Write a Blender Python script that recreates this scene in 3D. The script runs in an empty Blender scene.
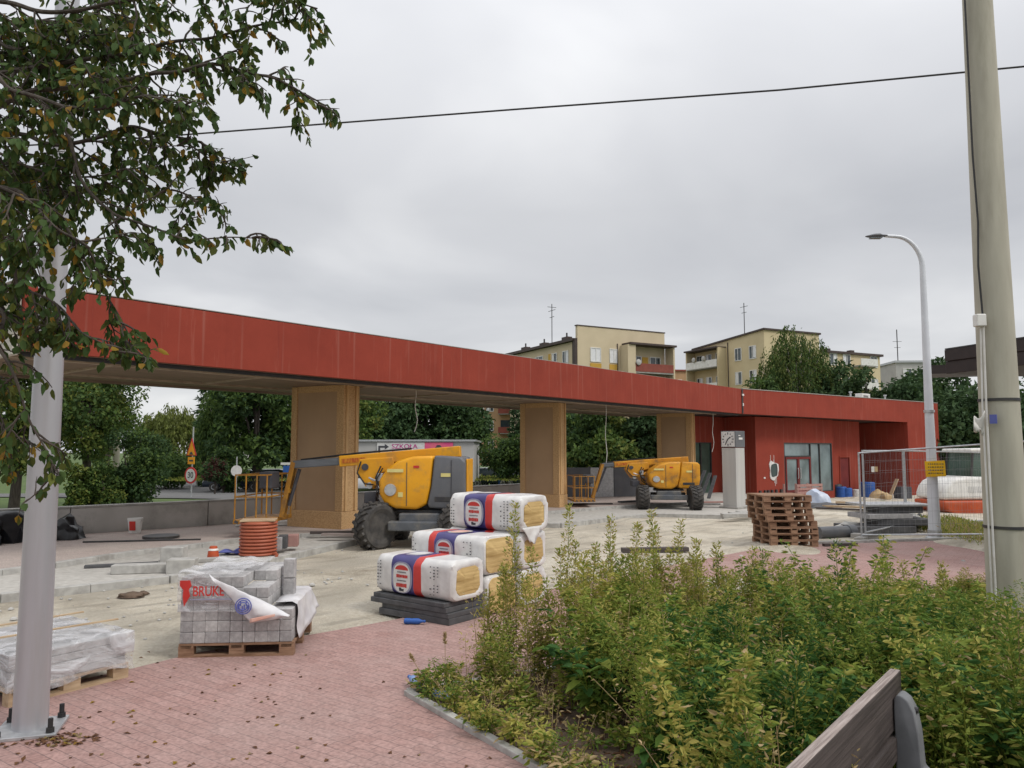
import bpy, bmesh, math, random
import numpy as np
from mathutils import Vector, Matrix
R = math.radians
rng = np.random.default_rng(7)
random.seed(7)
SC = bpy.context.scene
COL = SC.collection
# ---------------------------------------------------------------- camera maths (metres; camera looks along +Y)
FPX, HORZ, EYE = 769.0, 450.0, 2.05
PITCH = math.atan((HORZ-384)/FPX)
def _ray(u, v):
    x = (u-512)/FPX; y = -(v-384)/FPX
    return x, math.cos(PITCH)-math.sin(PITCH)*y, math.sin(PITCH)+math.cos(PITCH)*y
def at(u, v, z=0.0):
    x, y, w = _ray(u, v); t = (z-EYE)/w
    return Vector((x*t, y*t, z))
def atY(u, v, Y):
    x, y, w = _ray(u, v); t = Y/y
    return Vector((x*t, Y, EYE+w*t))
def sstep(a, b, x):
    t = min(1, max(0, (x-a)/(b-a))); return t*t*(3-2*t)
def gz(x, y):
    return -0.42*sstep(9, 19, x)*sstep(26, 38, y)-.85*sstep(31, 56, y)*(1-sstep(3, 12, x))

def pxg(u, Y): return ((u-512)/FPX*Y, Y, gz((u-512)/FPX*Y, Y)-.02)
def zpx(v, Y): return EYE+(HORZ-v)*Y/FPX
# ---------------------------------------------------------------- materials
def nodes_of(name):
    m = bpy.data.materials.new(name); m.use_nodes = True
    nt = m.node_tree; b = nt.nodes['Principled BSDF']
    return m, nt, b
def N(nt, kind, **kw):
    n = nt.nodes.new(kind)
    for k, v in kw.items():
        if k in n.inputs: n.inputs[k].default_value = v
        else: setattr(n, k, v)
    return n
def coords(nt, scale=(1, 1, 1), rot=(0, 0, 0), kind='Object'):
    tc = N(nt, 'ShaderNodeTexCoord'); mp = N(nt, 'ShaderNodeMapping')
    mp.inputs['Scale'].default_value = scale; mp.inputs['Rotation'].default_value = rot
    nt.links.new(tc.outputs[kind], mp.inputs[0]); return mp.outputs[0]
def ramp(nt, fac, stops):
    r = N(nt, 'ShaderNodeValToRGB'); e = r.color_ramp.elements
    while len(e) < len(stops): e.new(0.5)
    for i, (p, c) in enumerate(stops):
        e[i].position = p; e[i].color = (*c, 1) if len(c) == 3 else c
    nt.links.new(fac, r.inputs[0]); return r.outputs[0]
def mixc(nt, fac, a, b, mode='MIX'):
    m = N(nt, 'ShaderNodeMix', data_type='RGBA', blend_type=mode)
    if isinstance(fac, (int, float)): m.inputs[0].default_value = fac
    else: nt.links.new(fac, m.inputs[0])
    for s, i in ((a, 6), (b, 7)):
        if isinstance(s, tuple): m.inputs[i].default_value = (*s, 1)
        else: nt.links.new(s, m.inputs[i])
    return m.outputs[2]
def bump(nt, b, h, strength=.3, dist=.02):
    n = N(nt, 'ShaderNodeBump', Strength=strength, Distance=dist)
    nt.links.new(h, n.inputs['Height']); nt.links.new(n.outputs[0], b.inputs['Normal'])
def plain(name, c1, c2=None, scale=6, rough=.6, metal=0, bmp=0, detail=6, stretch=(1, 1, 1), lo=.35, hi=.65, dirt=None, spec=.4):
    """two-tone noisy surface, optional weathering patches"""
    m, nt, b = nodes_of(name)
    c2 = c2 or tuple(x*.78 for x in c1)
    co = coords(nt, stretch)
    n = N(nt, 'ShaderNodeTexNoise', Scale=scale, Detail=detail); nt.links.new(co, n.inputs[0])
    col = ramp(nt, n.outputs[0], [(lo, c1), (hi, c2)])
    if dirt:
        n2 = N(nt, 'ShaderNodeTexNoise', Scale=dirt[1], Detail=8, Roughness=.7); nt.links.new(co, n2.inputs[0])
        f = ramp(nt, n2.outputs[0], [(.5, (0, 0, 0)), (.68, (dirt[2],)*3)])
        col = mixc(nt, f, col, dirt[0])
    nt.links.new(col, b.inputs['Base Color'])
    b.inputs['Roughness'].default_value = rough; b.inputs['Metallic'].default_value = metal
    b.inputs['Specular IOR Level'].default_value = spec
    if bmp: bump(nt, b, n.outputs[0], bmp)
    return m
def leafmat(name, c1, c2, rough=.55, trans=.3):
    m, nt, b = nodes_of(name)
    co = coords(nt, kind='Object')
    n = N(nt, 'ShaderNodeTexNoise', Scale=2.3, Detail=3); nt.links.new(co, n.inputs[0])
    n2 = N(nt, 'ShaderNodeNewGeometry')
    col = mixc(nt, n2.outputs['Random Per Island'], c1, c2)
    h = N(nt, 'ShaderNodeHueSaturation'); nt.links.new(col, h.inputs['Color'])
    mr = N(nt, 'ShaderNodeMapRange'); mr.inputs[3].default_value = .75; mr.inputs[4].default_value = 1.25
    nt.links.new(n.outputs[0], mr.inputs[0]); nt.links.new(mr.outputs[0], h.inputs['Value'])
    nt.links.new(h.outputs[0], b.inputs['Base Color'])
    b.inputs['Roughness'].default_value = rough+.1; b.inputs['Specular IOR Level'].default_value = .16
    t = N(nt, 'ShaderNodeBsdfTranslucent'); nt.links.new(h.outputs[0], t.inputs[0])
    ms = N(nt, 'ShaderNodeMixShader'); ms.inputs[0].default_value = trans
    nt.links.new(b.outputs[0], ms.inputs[1]); nt.links.new(t.outputs[0], ms.inputs[2])
    nt.links.new(ms.outputs[0], nt.nodes['Material Output'].inputs[0])
    return m

M = {}
def red_render():
    m, nt, b = nodes_of('red_render')
    co = coords(nt, (1, 1, 1))
    n = N(nt, 'ShaderNodeTexNoise', Scale=.8, Detail=8, Roughness=.65); nt.links.new(co, n.inputs[0])
    base = ramp(nt, n.outputs[0], [(.3, (.285, .050, .031)), (.7, (.225, .038, .024))])
    cs = coords(nt, (2.2, 2.2, .12))
    s = N(nt, 'ShaderNodeTexNoise', Scale=2.0, Detail=5, Roughness=.75); nt.links.new(cs, s.inputs[0])
    f = ramp(nt, s.outputs[0], [(.57, (0, 0, 0)), (.75, (.55,)*3)])
    col = mixc(nt, f, base, (.40, .15, .115))
    s2 = N(nt, 'ShaderNodeTexNoise', Scale=5.0, Detail=3); nt.links.new(cs, s2.inputs[0])
    f2 = ramp(nt, s2.outputs[0], [(.62, (0, 0, 0)), (.8, (.4,)*3)])
    col = mixc(nt, f2, col, (.16, .022, .02))
    # a few run-off streaks: narrow pale lines
    sx = N(nt, 'ShaderNodeTexNoise', Scale=9.0, Detail=1); nt.links.new(coords(nt, (1, 1, .03)), sx.inputs[0])
    f3 = ramp(nt, sx.outputs[0], [(.60, (0, 0, 0)), (.80, (.22,)*3)])
    col = mixc(nt, f3, col, (.46, .27, .22))
    nt.links.new(col, b.inputs['Base Color']); b.inputs['Roughness'].default_value = .8
    b.inputs['Specular IOR Level'].default_value = .2
    g = N(nt, 'ShaderNodeTexNoise', Scale=60, Detail=3); nt.links.new(co, g.inputs[0]); bump(nt, b, g.outputs[0], .15, .01)
    return m
M['red'] = red_render()
M['red_dark'] = plain('dark_red_render', (.17, .022, .02), (.12, .016, .016), 2, .8)
M['soffit'] = plain('soffit_boards', (.27, .20, .15), (.18, .13, .10), 3, .75, stretch=(.4, 6, 1))
M['soffit_light'] = plain('soffit_batten', (.42, .34, .26), (.32, .25, .19), 5, .7)
M['black'] = plain('black_rubber_seal', (.02, .02, .022), (.03, .03, .03), 8, .6)
M['raw_panel'] = plain('raw_end_panel', (.55, .52, .46), (.42, .40, .35), 2, .8, stretch=(1, 1, 9))
M['osb'] = plain('osb_board', (.61, .40, .205), (.47, .285, .13), 22, .75, stretch=(1, 1, 2.2), lo=.4, hi=.6, bmp=.1)
M['pine'] = plain('pine_batten', (.66, .44, .22), (.54, .33, .15), 6, .7, stretch=(4, 4, .4))
M['brownpanel'] = plain('brown_panel', (.47, .31, .18), (.40, .26, .15), 1.2, .6, stretch=(1, 1, .6))
M['concrete'] = plain('concrete', (.40, .38, .35), (.30, .29, .27), 3, .85, bmp=.15, dirt=((.2, .19, .17), 1.3, .6))
M['concrete_wall'] = plain('concrete_wall', (.50, .475, .445), (.41, .39, .36), 1.6, .88, bmp=.1, dirt=((.17, .16, .14), .9, .6))
M['kerbstone'] = plain('kerbstone', (.47, .46, .43), (.36, .35, .33), 8, .85, bmp=.2, dirt=((.25, .23, .2), 2, .5))
M['block'] = plain('concrete_block', (.40, .39, .39), (.30, .295, .295), 14, .88, bmp=.25)
M['slabgrey'] = plain('grey_board', (.10, .10, .105), (.07, .07, .073), 10, .7)
M['steel_white'] = plain('painted_pole', (.50, .50, .52), (.40, .40, .425), 1.2, .38, .35, stretch=(3, 3, .3), dirt=((.35, .33, .30), 2.2, .35))
M['galv'] = plain('galvanised', (.55, .56, .57), (.42, .43, .44), 14, .42, .6)
M['dark_metal'] = plain('dark_metal', (.05, .05, .055), (.08, .075, .07), 9, .5, .4)
M['polegrey'] = plain('concrete_pole', (.45, .43, .35), (.37, .35, .285), 2.2, .85, bmp=.15, stretch=(3, 3, .5), dirt=((.27, .25, .19), 1.4, .5))
M['yellow'] = plain('machine_yellow', (.78, .37, .015), (.68, .30, .012), 2, .38, dirt=((.30, .19, .08), 2.6, .55))
M['yellow2'] = plain('machine_yellow_old', (.66, .31, .02), (.54, .23, .015), 3, .5, dirt=((.18, .11, .05), 3.2, .75))
M['cover_grey'] = plain('machine_grey', (.13, .135, .15), (.105, .11, .12), 2, .45, dirt=((.2, .18, .16), 2.5, .3))
M['chassis'] = plain('chassis_grey', (.115, .125, .14), (.08, .088, .10), 4, .55, dirt=((.28, .25, .2), 2.2, .6))
M['boomgrey'] = plain('boom_steel', (.17, .18, .20), (.11, .12, .13), 3, .4, .4, stretch=(.5, 5, 5))
M['tyre'] = plain('tyre_rubber', (.045, .043, .042), (.09, .083, .075), 7, .85, bmp=.2)
M['white_paint'] = plain('white_paint', (.76, .75, .72), (.66, .65, .62), 3, .5, dirt=((.45, .41, .35), 2.5, .5))
M['orange'] = plain('orange_paint', (.52, .09, .025), (.42, .065, .02), 4, .5, dirt=((.25, .12, .07), 3, .6))
M['pipe_orange'] = plain('orange_conduit', (.44, .125, .065), (.36, .095, .05), 3, .5)
M['woodpallet'] = plain('pallet_wood', (.33, .20, .125), (.19, .105, .062), 5, .85, stretch=(1, 6, 6), bmp=.2)
M['woodpale'] = plain('pale_wood', (.52, .39, .25), (.40, .28, .17), 5, .8, stretch=(1, 6, 6))
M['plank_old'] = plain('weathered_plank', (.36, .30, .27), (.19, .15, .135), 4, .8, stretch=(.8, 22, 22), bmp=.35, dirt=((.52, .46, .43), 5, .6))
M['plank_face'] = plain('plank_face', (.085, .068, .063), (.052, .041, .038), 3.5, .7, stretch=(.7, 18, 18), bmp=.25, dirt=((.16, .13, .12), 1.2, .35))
M['support'] = plain('bench_concrete', (.20, .205, .215), (.15, .155, .163), 7, .85, bmp=.15)
M['wrapwhite'] = plain('white_wrap', (.72, .71, .69), (.60, .59, .58), 7, .3, bmp=.6, dirt=((.5, .47, .42), 2.2, .35))
M['wrapblue'] = plain('blue_print', (.065, .055, .20), (.05, .042, .155), 5, .35)
M['wrapred'] = plain('red_print', (.60, .045, .035), (.50, .035, .03), 5, .35)
M['wrapgrey'] = plain('grey_print', (.33, .33, .45), (.28, .28, .38), 5, .35)
M['wool'] = plain('mineral_wool', (.62, .45, .20), (.34, .22, .075), 2.6, .95, stretch=(.8, .8, 9), bmp=.5, lo=.42, hi=.72)
M['ink'] = plain('dark_ink', (.05, .05, .06), (.07, .07, .08), 5, .5)
M['black_bag'] = plain('black_bag', (.012, .012, .014), (.02, .02, .022), 6, .28)
M['blue'] = plain('blue_plastic', (.03, .12, .42), (.025, .09, .33), 4, .4)
M['bluebag'] = plain('pale_blue_plastic', (.32, .44, .66), (.18, .30, .58), 9, .35)
M['tan'] = plain('tan_sack', (.50, .36, .20), (.38, .26, .13), 5, .85)
M['signyellow'] = plain('sign_yellow', (.85, .52, .02), (.80, .46, .02), 3, .4)
M['sign_orange'] = plain('sign_orange', (.86, .36, .02), (.80, .32, .02), 3, .4)
M['sign_red'] = plain('sign_red', (.55, .03, .03), (.5, .03, .03), 3, .4)
M['magenta'] = plain('magenta_print', (.50, .05, .26), (.45, .04, .22), 3, .5)
M['pink'] = plain('pink_print', (.68, .07, .24), (.72, .16, .20), 1.4, .5)
M['cream'] = plain('cream_render', (.60, .50, .345), (.54, .45, .305), .5, .85)
M['cream2'] = plain('yellow_render', (.60, .50, .315), (.54, .44, .27), .5, .85)
M['ochre'] = plain('ochre_render', (.55, .33, .06), (.50, .29, .05), 1, .85)
M['peach'] = plain('peach_render', (.48, .30, .17), (.42, .26, .14), .6, .85)
M['brick_red'] = plain('balcony_red', (.26, .07, .05), (.21, .055, .04), 2, .8)
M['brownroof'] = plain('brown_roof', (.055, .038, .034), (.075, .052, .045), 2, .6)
M['kiosk'] = plain('kiosk_brown', (.024, .016, .015), (.034, .023, .021), 1.5, .5, stretch=(.4, 5, 5))
M['greywall'] = plain('grey_render', (.46, .45, .43), (.40, .39, .38), .7, .85)
M['bark'] = plain('bark', (.085, .07, .058), (.045, .036, .03), 10, .9, stretch=(3, 3, .5), bmp=.5)
M['birchbark'] = plain('birch_bark', (.50, .48, .44), (.14, .12, .11), 4, .8, stretch=(1, 1, 4))
M['carpaint_dark'] = plain('car_dark', (.02, .03, .045), (.03, .04, .055), 3, .25, .3)
M['carpaint_light'] = plain('car_light', (.55, .56, .57), (.5, .51, .52), 3, .3, .1)
M['carpaint_red'] = plain('car_silver', (.32, .33, .35), (.3, .31, .33), 3, .3, .4)
M['soil'] = plain('soil', (.085, .058, .042), (.15, .105, .075), 12, .95, bmp=.8)
M['asphalt'] = plain('asphalt', (.10, .10, .10), (.14, .135, .13), 6, .9, bmp=.2)
M['grassground'] = plain('grass_ground', (.085, .13, .03), (.055, .09, .022), 1.3, .95, bmp=.4)
M['skinpaper'] = plain('paper', (.7, .68, .64), (.6, .58, .55), 6, .6)
def glassmat(name, tint, rough=.05):
    m, nt, b = nodes_of(name)
    co = coords(nt); n = N(nt, 'ShaderNodeTexNoise', Scale=.9, Detail=4); nt.links.new(co, n.inputs[0])
    nt.links.new(ramp(nt, n.outputs[0], [(.35, tint), (.65, tuple(x*1.9+.01 for x in tint))]), b.inputs['Base Color'])
    b.inputs['Roughness'].default_value = rough; b.inputs['Specular IOR Level'].default_value = .8
    return m
M['glass'] = glassmat('window_glass', (.03, .04, .045))
M['glass_green'] = glassmat('glazing_green', (.045, .075, .06), .12)
M['glass_dusty'] = glassmat('glazing_dusty', (.11, .14, .15), .15)
def filmmat():
    m, nt, b = nodes_of('plastic_film')
    co = coords(nt, (1, 1, 2.2), (.5, .35, .6)); n = N(nt, 'ShaderNodeTexNoise', Scale=3.2, Detail=3, Roughness=.5, Distortion=1.2); nt.links.new(co, n.inputs[0])
    nt.links.new(ramp(nt, n.outputs[0], [(.3, (.82, .82, .83)), (.7, (.70, .70, .72))]), b.inputs['Base Color'])
    b.inputs['Roughness'].default_value = .22
    bump(nt, b, n.outputs[0], .6, .08)
    t = N(nt, 'ShaderNodeBsdfTransparent'); ms = N(nt, 'ShaderNodeMixShader')
    nt.links.new(ramp(nt, n.outputs[0], [(.40, (.12,)*3), (.68, (.62,)*3)]), ms.inputs[0])
    nt.links.new(t.outputs[0], ms.inputs[1]); nt.links.new(b.outputs[0], ms.inputs[2])
    nt.links.new(ms.outputs[0], nt.nodes['Material Output'].inputs[0]); return m
M['film'] = filmmat()
M['film_white'] = plain('milky_film', (.72, .71, .72), (.60, .59, .61), 6, .25, bmp=.4)
M['blueprint'] = plain('blue_ink', (.12, .14, .42), (.1, .12, .36), 5, .4)
def pavers(name, c1, c2, mortar, bw=.2, bh=.1, rot=.5, rough=.85, dirt=(.3, .25, .2)):
    m, nt, b = nodes_of(name)
    co = coords(nt, (1, 1, 1), (0, 0, rot))
    br = N(nt, 'ShaderNodeTexBrick', Scale=1.0); nt.links.new(co, br.inputs[0])
    br.inputs['Color1'].default_value = (*c1, 1); br.inputs['Color2'].default_value = (*c2, 1); br.inputs['Mortar'].default_value = (*mortar, 1)
    br.inputs['Mortar Size'].default_value = .004; br.inputs['Brick Width'].default_value = bw; br.inputs['Row Height'].default_value = bh
    br.inputs['Mortar Smooth'].default_value = .3
    n = N(nt, 'ShaderNodeTexNoise', Scale=.9, Detail=9, Roughness=.7); nt.links.new(co, n.inputs[0])
    f = ramp(nt, n.outputs[0], [(.42, (0, 0, 0)), (.7, (.55,)*3)])
    col = mixc(nt, f, br.outputs[0], dirt)
    n2 = N(nt, 'ShaderNodeTexNoise', Scale=35, Detail=4); nt.links.new(co, n2.inputs[0])
    col = mixc(nt, .22, col, ramp(nt, n2.outputs[0], [(.35, (.12, .12, .12)), (.65, (.9, .9, .9))]), 'OVERLAY')
    nt.links.new(col, b.inputs['Base Color']); b.inputs['Roughness'].default_value = rough
    b.inputs['Specular IOR Level'].default_value = .25
    bump(nt, b, br.outputs['Fac'], -.5, .006)
    return m
M['pavers'] = pavers('red_pavers', (.315, .190, .168), (.375, .235, .210), (.19, .125, .115), rot=.62, dirt=(.38, .285, .26))
M['pavers_pale'] = pavers('pale_pavers', (.40, .33, .30), (.46, .38, .345), (.33, .28, .25), rot=.2, dirt=(.46, .41, .36))
def sandmat():
    m, nt, b = nodes_of('sand')
    co = coords(nt)
    n = N(nt, 'ShaderNodeTexNoise', Scale=.55, Detail=10, Roughness=.68); nt.links.new(co, n.inputs[0])
    col = ramp(nt, n.outputs[0], [(.3, (.33, .285, .22)), (.5, (.61, .55, .445)), (.72, (.69, .64, .54))])
    n2 = N(nt, 'ShaderNodeTexNoise', Scale=22, Detail=8, Roughness=.75); nt.links.new(co, n2.inputs[0])
    col = mixc(nt, .5, col, ramp(nt, n2.outputs[0], [(.3, (.25, .25, .25)), (.7, (.78, .78, .78))]), 'OVERLAY')
    v = N(nt, 'ShaderNodeTexVoronoi', Scale=9); nt.links.new(co, v.inputs[0])
    f = ramp(nt, v.outputs['Distance'], [(.05, (.6,)*3), (.12, (0, 0, 0))])
    n3 = N(nt, 'ShaderNodeTexNoise', Scale=1.2, Detail=2); nt.links.new(co, n3.inputs[0])
    f = mixc(nt, 1.0, f, ramp(nt, n3.outputs[0], [(.5, (0, 0, 0)), (.6, (1, 1, 1))]), 'MULTIPLY')
    col = mixc(nt, f, col, (.27, .25, .22))
    # damp, trodden patches and wheel tracks
    n4 = N(nt, 'ShaderNodeTexNoise', Scale=.28, Detail=6, Roughness=.6, Distortion=.8); nt.links.new(co, n4.inputs[0])
    col = mixc(nt, ramp(nt, n4.outputs[0], [(.50, (0, 0, 0)), (.64, (.6,)*3)]), col, (.37, .335, .275))
    wv = N(nt, 'ShaderNodeTexWave', Scale=.55, Distortion=5.5, Detail=2); wv.inputs['Detail Scale'].default_value = .6
    nt.links.new(coords(nt, (1, 1, 1), (0, 0, .75)), wv.inputs[0])
    tr = ramp(nt, wv.outputs[1], [(.74, (0, 0, 0)), (.92, (.6,)*3)])
    col = mixc(nt, mixc(nt, 1.0, tr, ramp(nt, n3.outputs[0], [(.42, (0, 0, 0)), (.6, (1, 1, 1))]), 'MULTIPLY'), col, (.36, .32, .26))
    nt.links.new(col, b.inputs['Base Color']); b.inputs['Roughness'].default_value = .95; b.inputs['Specular IOR Level'].default_value = .15
    bump(nt, b, n2.outputs[0], .9, .06); return m
M['sand'] = sandmat()
M['gravel_pale'] = plain('pale_gravel', (.50, .48, .44), (.40, .38, .345), 9, .95, bmp=.4, detail=10, dirt=((.33, .31, .28), 1.0, .5))
LEAF = {
 'dark': leafmat('leaf_dark', (.045, .085, .026), (.072, .118, .034)),
 'mid': leafmat('leaf_mid', (.075, .13, .030), (.115, .17, .042)),
 'yel': leafmat('leaf_yellowgreen', (.125, .165, .032), (.18, .20, .05)),
 'dry': leafmat('leaf_dry', (.24, .185, .075), (.30, .22, .12)),
 'deep': leafmat('leaf_deep', (.044, .084, .036), (.066, .112, .046)),
 'needle': leafmat('leaf_needle', (.046, .088, .038), (.076, .125, .05), trans=.15),
 'wdeep': leafmat('weed_deep', (.040, .108, .026), (.062, .140, .032), trans=.35),
 'wdark': leafmat('weed_dark', (.11, .19, .034), (.155, .235, .045), trans=.38),
 'wmid': leafmat('weed_mid', (.215, .285, .05), (.29, .33, .065), trans=.4),
 'wyel': leafmat('weed_yellow', (.40, .39, .09), (.48, .42, .12), trans=.4),
 'wdry': leafmat('weed_dry', (.44, .34, .16), (.50, .37, .22)),
 'tree': leafmat('leaf_pear', (.058, .082, .020), (.125, .145, .036), .4, .5),
 'treeyel': leafmat('leaf_pear_yellow', (.33, .22, .03), (.26, .15, .03), .5, .4),
 'purple': leafmat('leaf_purple', (.060, .018, .018), (.075, .03, .022)),
 'willow': leafmat('leaf_willow', (.115, .145, .036), (.16, .185, .055)),
 'litter': leafmat('leaf_litter', (.15, .075, .035), (.10, .05, .03), .8, .05),
}
# ---------------------------------------------------------------- mesh builder
class MB:
    def __init__(s): s.v = []; s.f = []; s.m = []
    def add(s, vs, fs, mi=0):
        o = len(s.v); s.v += [tuple(x) for x in vs]; s.f += [tuple(i+o for i in f) for f in fs]; s.m += [mi]*len(fs); return s
    def box(s, c, d, rz=0, mi=0, rot=None):
        c = Vector(c); hx, hy, hz = d[0]/2, d[1]/2, d[2]/2
        mt = rot if rot is not None else Matrix.Rotation(rz, 3, 'Z')
        vs = [c+mt @ Vector((x*hx, y*hy, z*hz)) for x in (-1, 1) for y in (-1, 1) for z in (-1, 1)]
        return s.add(vs, [(0, 1, 3, 2), (4, 6, 7, 5), (0, 4, 5, 1), (2, 3, 7, 6), (0, 2, 6, 4), (1, 5, 7, 3)], mi)
    def beam(s, a, b, w, h, mi=0, up=(0, 0, 1)):
        a, b = Vector(a), Vector(b); d = b-a; L = d.length; x = d/L
        y = Vector(up).cross(x)
        if y.length < 1e-4: y = Vector((0, 1, 0)).cross(x)
        y.normalize(); z = x.cross(y)
        return s.box((a+b)/2, (L, w, h), mi=mi, rot=Matrix((x, y, z)).transposed())
    def tube(s, pts, rad, n=8, mi=0, cap=True):
        pts = [Vector(p) for p in pts]; k = len(pts)
        if not hasattr(rad, '__len__'): rad = [rad]*k
        o = len(s.v); prev = None
        for i, p in enumerate(pts):
            t = (pts[min(i+1, k-1)]-pts[max(i-1, 0)]).normalized()
            u = prev-t*prev.dot(t) if prev is not None else t.orthogonal()
            if u.length < 1e-5: u = t.orthogonal()
            u.normalize(); w = t.cross(u); prev = u
            for j in range(n):
                a = 2*math.pi*j/n; s.v.append(tuple(p+(u*math.cos(a)+w*math.sin(a))*rad[i]))
        for i in range(k-1):
            for j in range(n):
                s.f.append((o+i*n+j, o+i*n+(j+1) % n, o+(i+1)*n+(j+1) % n, o+(i+1)*n+j)); s.m.append(mi)
        if cap:
            s.f.append(tuple(o+j for j in reversed(range(n)))); s.m.append(mi)
            s.f.append(tuple(o+(k-1)*n+j for j in range(n))); s.m.append(mi)
        return s
    def cyl(s, a, b, r, r2=None, n=16, mi=0): return s.tube([a, b], [r, r if r2 is None else r2], n, mi)
    def lathe(s, prof, n=24, c=(0, 0, 0), axis='Z', mi=0):
        o = len(s.v); k = len(prof)
        for r, z in prof:
            for j in range(n):
                a = 2*math.pi*j/n; p = (r*math.cos(a), r*math.sin(a), z)
                if axis == 'X': p = (p[2], p[0], p[1])
                if axis == 'Y': p = (p[1], p[2], p[0])
                s.v.append((p[0]+c[0], p[1]+c[1], p[2]+c[2]))
        for i in range(k-1):
            for j in range(n):
                s.f.append((o+i*n+j, o+i*n+(j+1) % n, o+(i+1)*n+(j+1) % n, o+(i+1)*n+j)); s.m.append(mi)
        s.f.append(tuple(o+j for j in reversed(range(n)))); s.m.append(mi)
        s.f.append(tuple(o+(k-1)*n+j for j in range(n))); s.m.append(mi)
        return s
    def prism(s, poly, y0, y1, mi=0, axis='Y'):
        """poly = (a,b) pairs; axis Y: a=x,b=z ; axis Z: a=x,b=y ; axis X: a=y,b=z"""
        n = len(poly)
        mk = {'Y': lambda a, b, t: (a, t, b), 'Z': lambda a, b, t: (a, b, t), 'X': lambda a, b, t: (t, a, b)}[axis]
        vs = [mk(a, b, y0) for a, b in poly]+[mk(a, b, y1) for a, b in poly]
        fs = [tuple(range(n)), tuple(range(2*n-1, n-1, -1))]+[(i, n+i, n+(i+1) % n, (i+1) % n) for i in range(n)]
        return s.add(vs, fs, mi)
    def grid(s, fn, nu, nv, mi=0):
        o = len(s.v)
        for i in range(nu+1):
            for j in range(nv+1): s.v.append(tuple(fn(i/nu, j/nv)))
        for i in range(nu):
            for j in range(nv):
                a = o+i*(nv+1)+j; s.f.append((a, a+nv+1, a+nv+2, a+1)); s.m.append(mi)
        return s
    def build(s, name, mats, parent=None, smooth=False, bevel=0, loc=None, rz=None, seg=2, solid=0):
        me = bpy.data.meshes.new(name); me.from_pydata(s.v, [], s.f)
        mats = mats if isinstance(mats, (list, tuple)) else [mats]
        for m in mats: me.materials.append(M[m] if isinstance(m, str) else m)
        me.polygons.foreach_set('material_index', s.m)
        bm = bmesh.new(); bm.from_mesh(me)
        bmesh.ops.recalc_face_normals(bm, faces=bm.faces)
        if bevel:
            es = [e for e in bm.edges if len(e.link_faces) == 2 and e.calc_face_angle(0) > .5]
            bmesh.ops.bevel(bm, geom=es, offset=bevel, segments=seg, affect='EDGES', profile=.5, clamp_overlap=True)
        bm.to_mesh(me); bm.free()
        if smooth:
            me.polygons.foreach_set('use_smooth', [True]*len(me.polygons))
            me.set_sharp_from_angle(angle=R(38))
        ob = bpy.data.objects.new(name, me); COL.objects.link(ob)
        if parent: ob.parent = parent
        if loc is not None: ob.location = loc
        if rz is not None: ob.rotation_euler = (0, 0, rz)
        if solid:
            md = ob.modifiers.new('thick', 'SOLIDIFY'); md.thickness = solid; md.offset = 0
        return ob
def tag(o, label=None, cat=None, group=None, kind=None):
    for k, v in (('label', label), ('category', cat), ('group', group), ('kind', kind)):
        if v: o[k] = v
    return o
def thing(name, label, cat, loc=(0, 0, 0), rz=0, group=None):
    o = bpy.data.objects.new(name, None); COL.objects.link(o); o.empty_display_size = .2
    o.location = loc; o.rotation_euler = (0, 0, rz); return tag(o, label, cat, group)
def copy_tree(o, parent=None):
    c = o.copy(); COL.objects.link(c)
    if parent: c.parent = parent
    for ch in list(o.children): copy_tree(ch, c)
    return c
def dup(o, loc, rz, label=None):
    c = copy_tree(o); c.location = loc; c.rotation_euler = (0, 0, rz)
    if label: c['label'] = label
    return c
def struct(o): return tag(o, kind='structure')
def text(body, size, name, mat, parent, loc, rot, ext=.0015, align='CENTER', sx=1.0):
    cu = bpy.data.curves.new(name, 'FONT'); cu.body = body; cu.size = size; cu.extrude = ext; cu.align_x = align; cu.align_y = 'CENTER'; cu.offset = size*.012
    t = bpy.data.objects.new('tmp', cu); COL.objects.link(t)
    bpy.context.view_layer.update()
    me = bpy.data.meshes.new_from_object(t.evaluated_get(bpy.context.evaluated_depsgraph_get()))
    bpy.data.objects.remove(t); bpy.data.curves.remove(cu)
    me.materials.clear(); me.materials.append(M[mat])
    o = bpy.data.objects.new(name, me); COL.objects.link(o); o.parent = parent; o.location = loc; o.rotation_euler = rot; o.scale = (sx, 1, 1)
    return o
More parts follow.
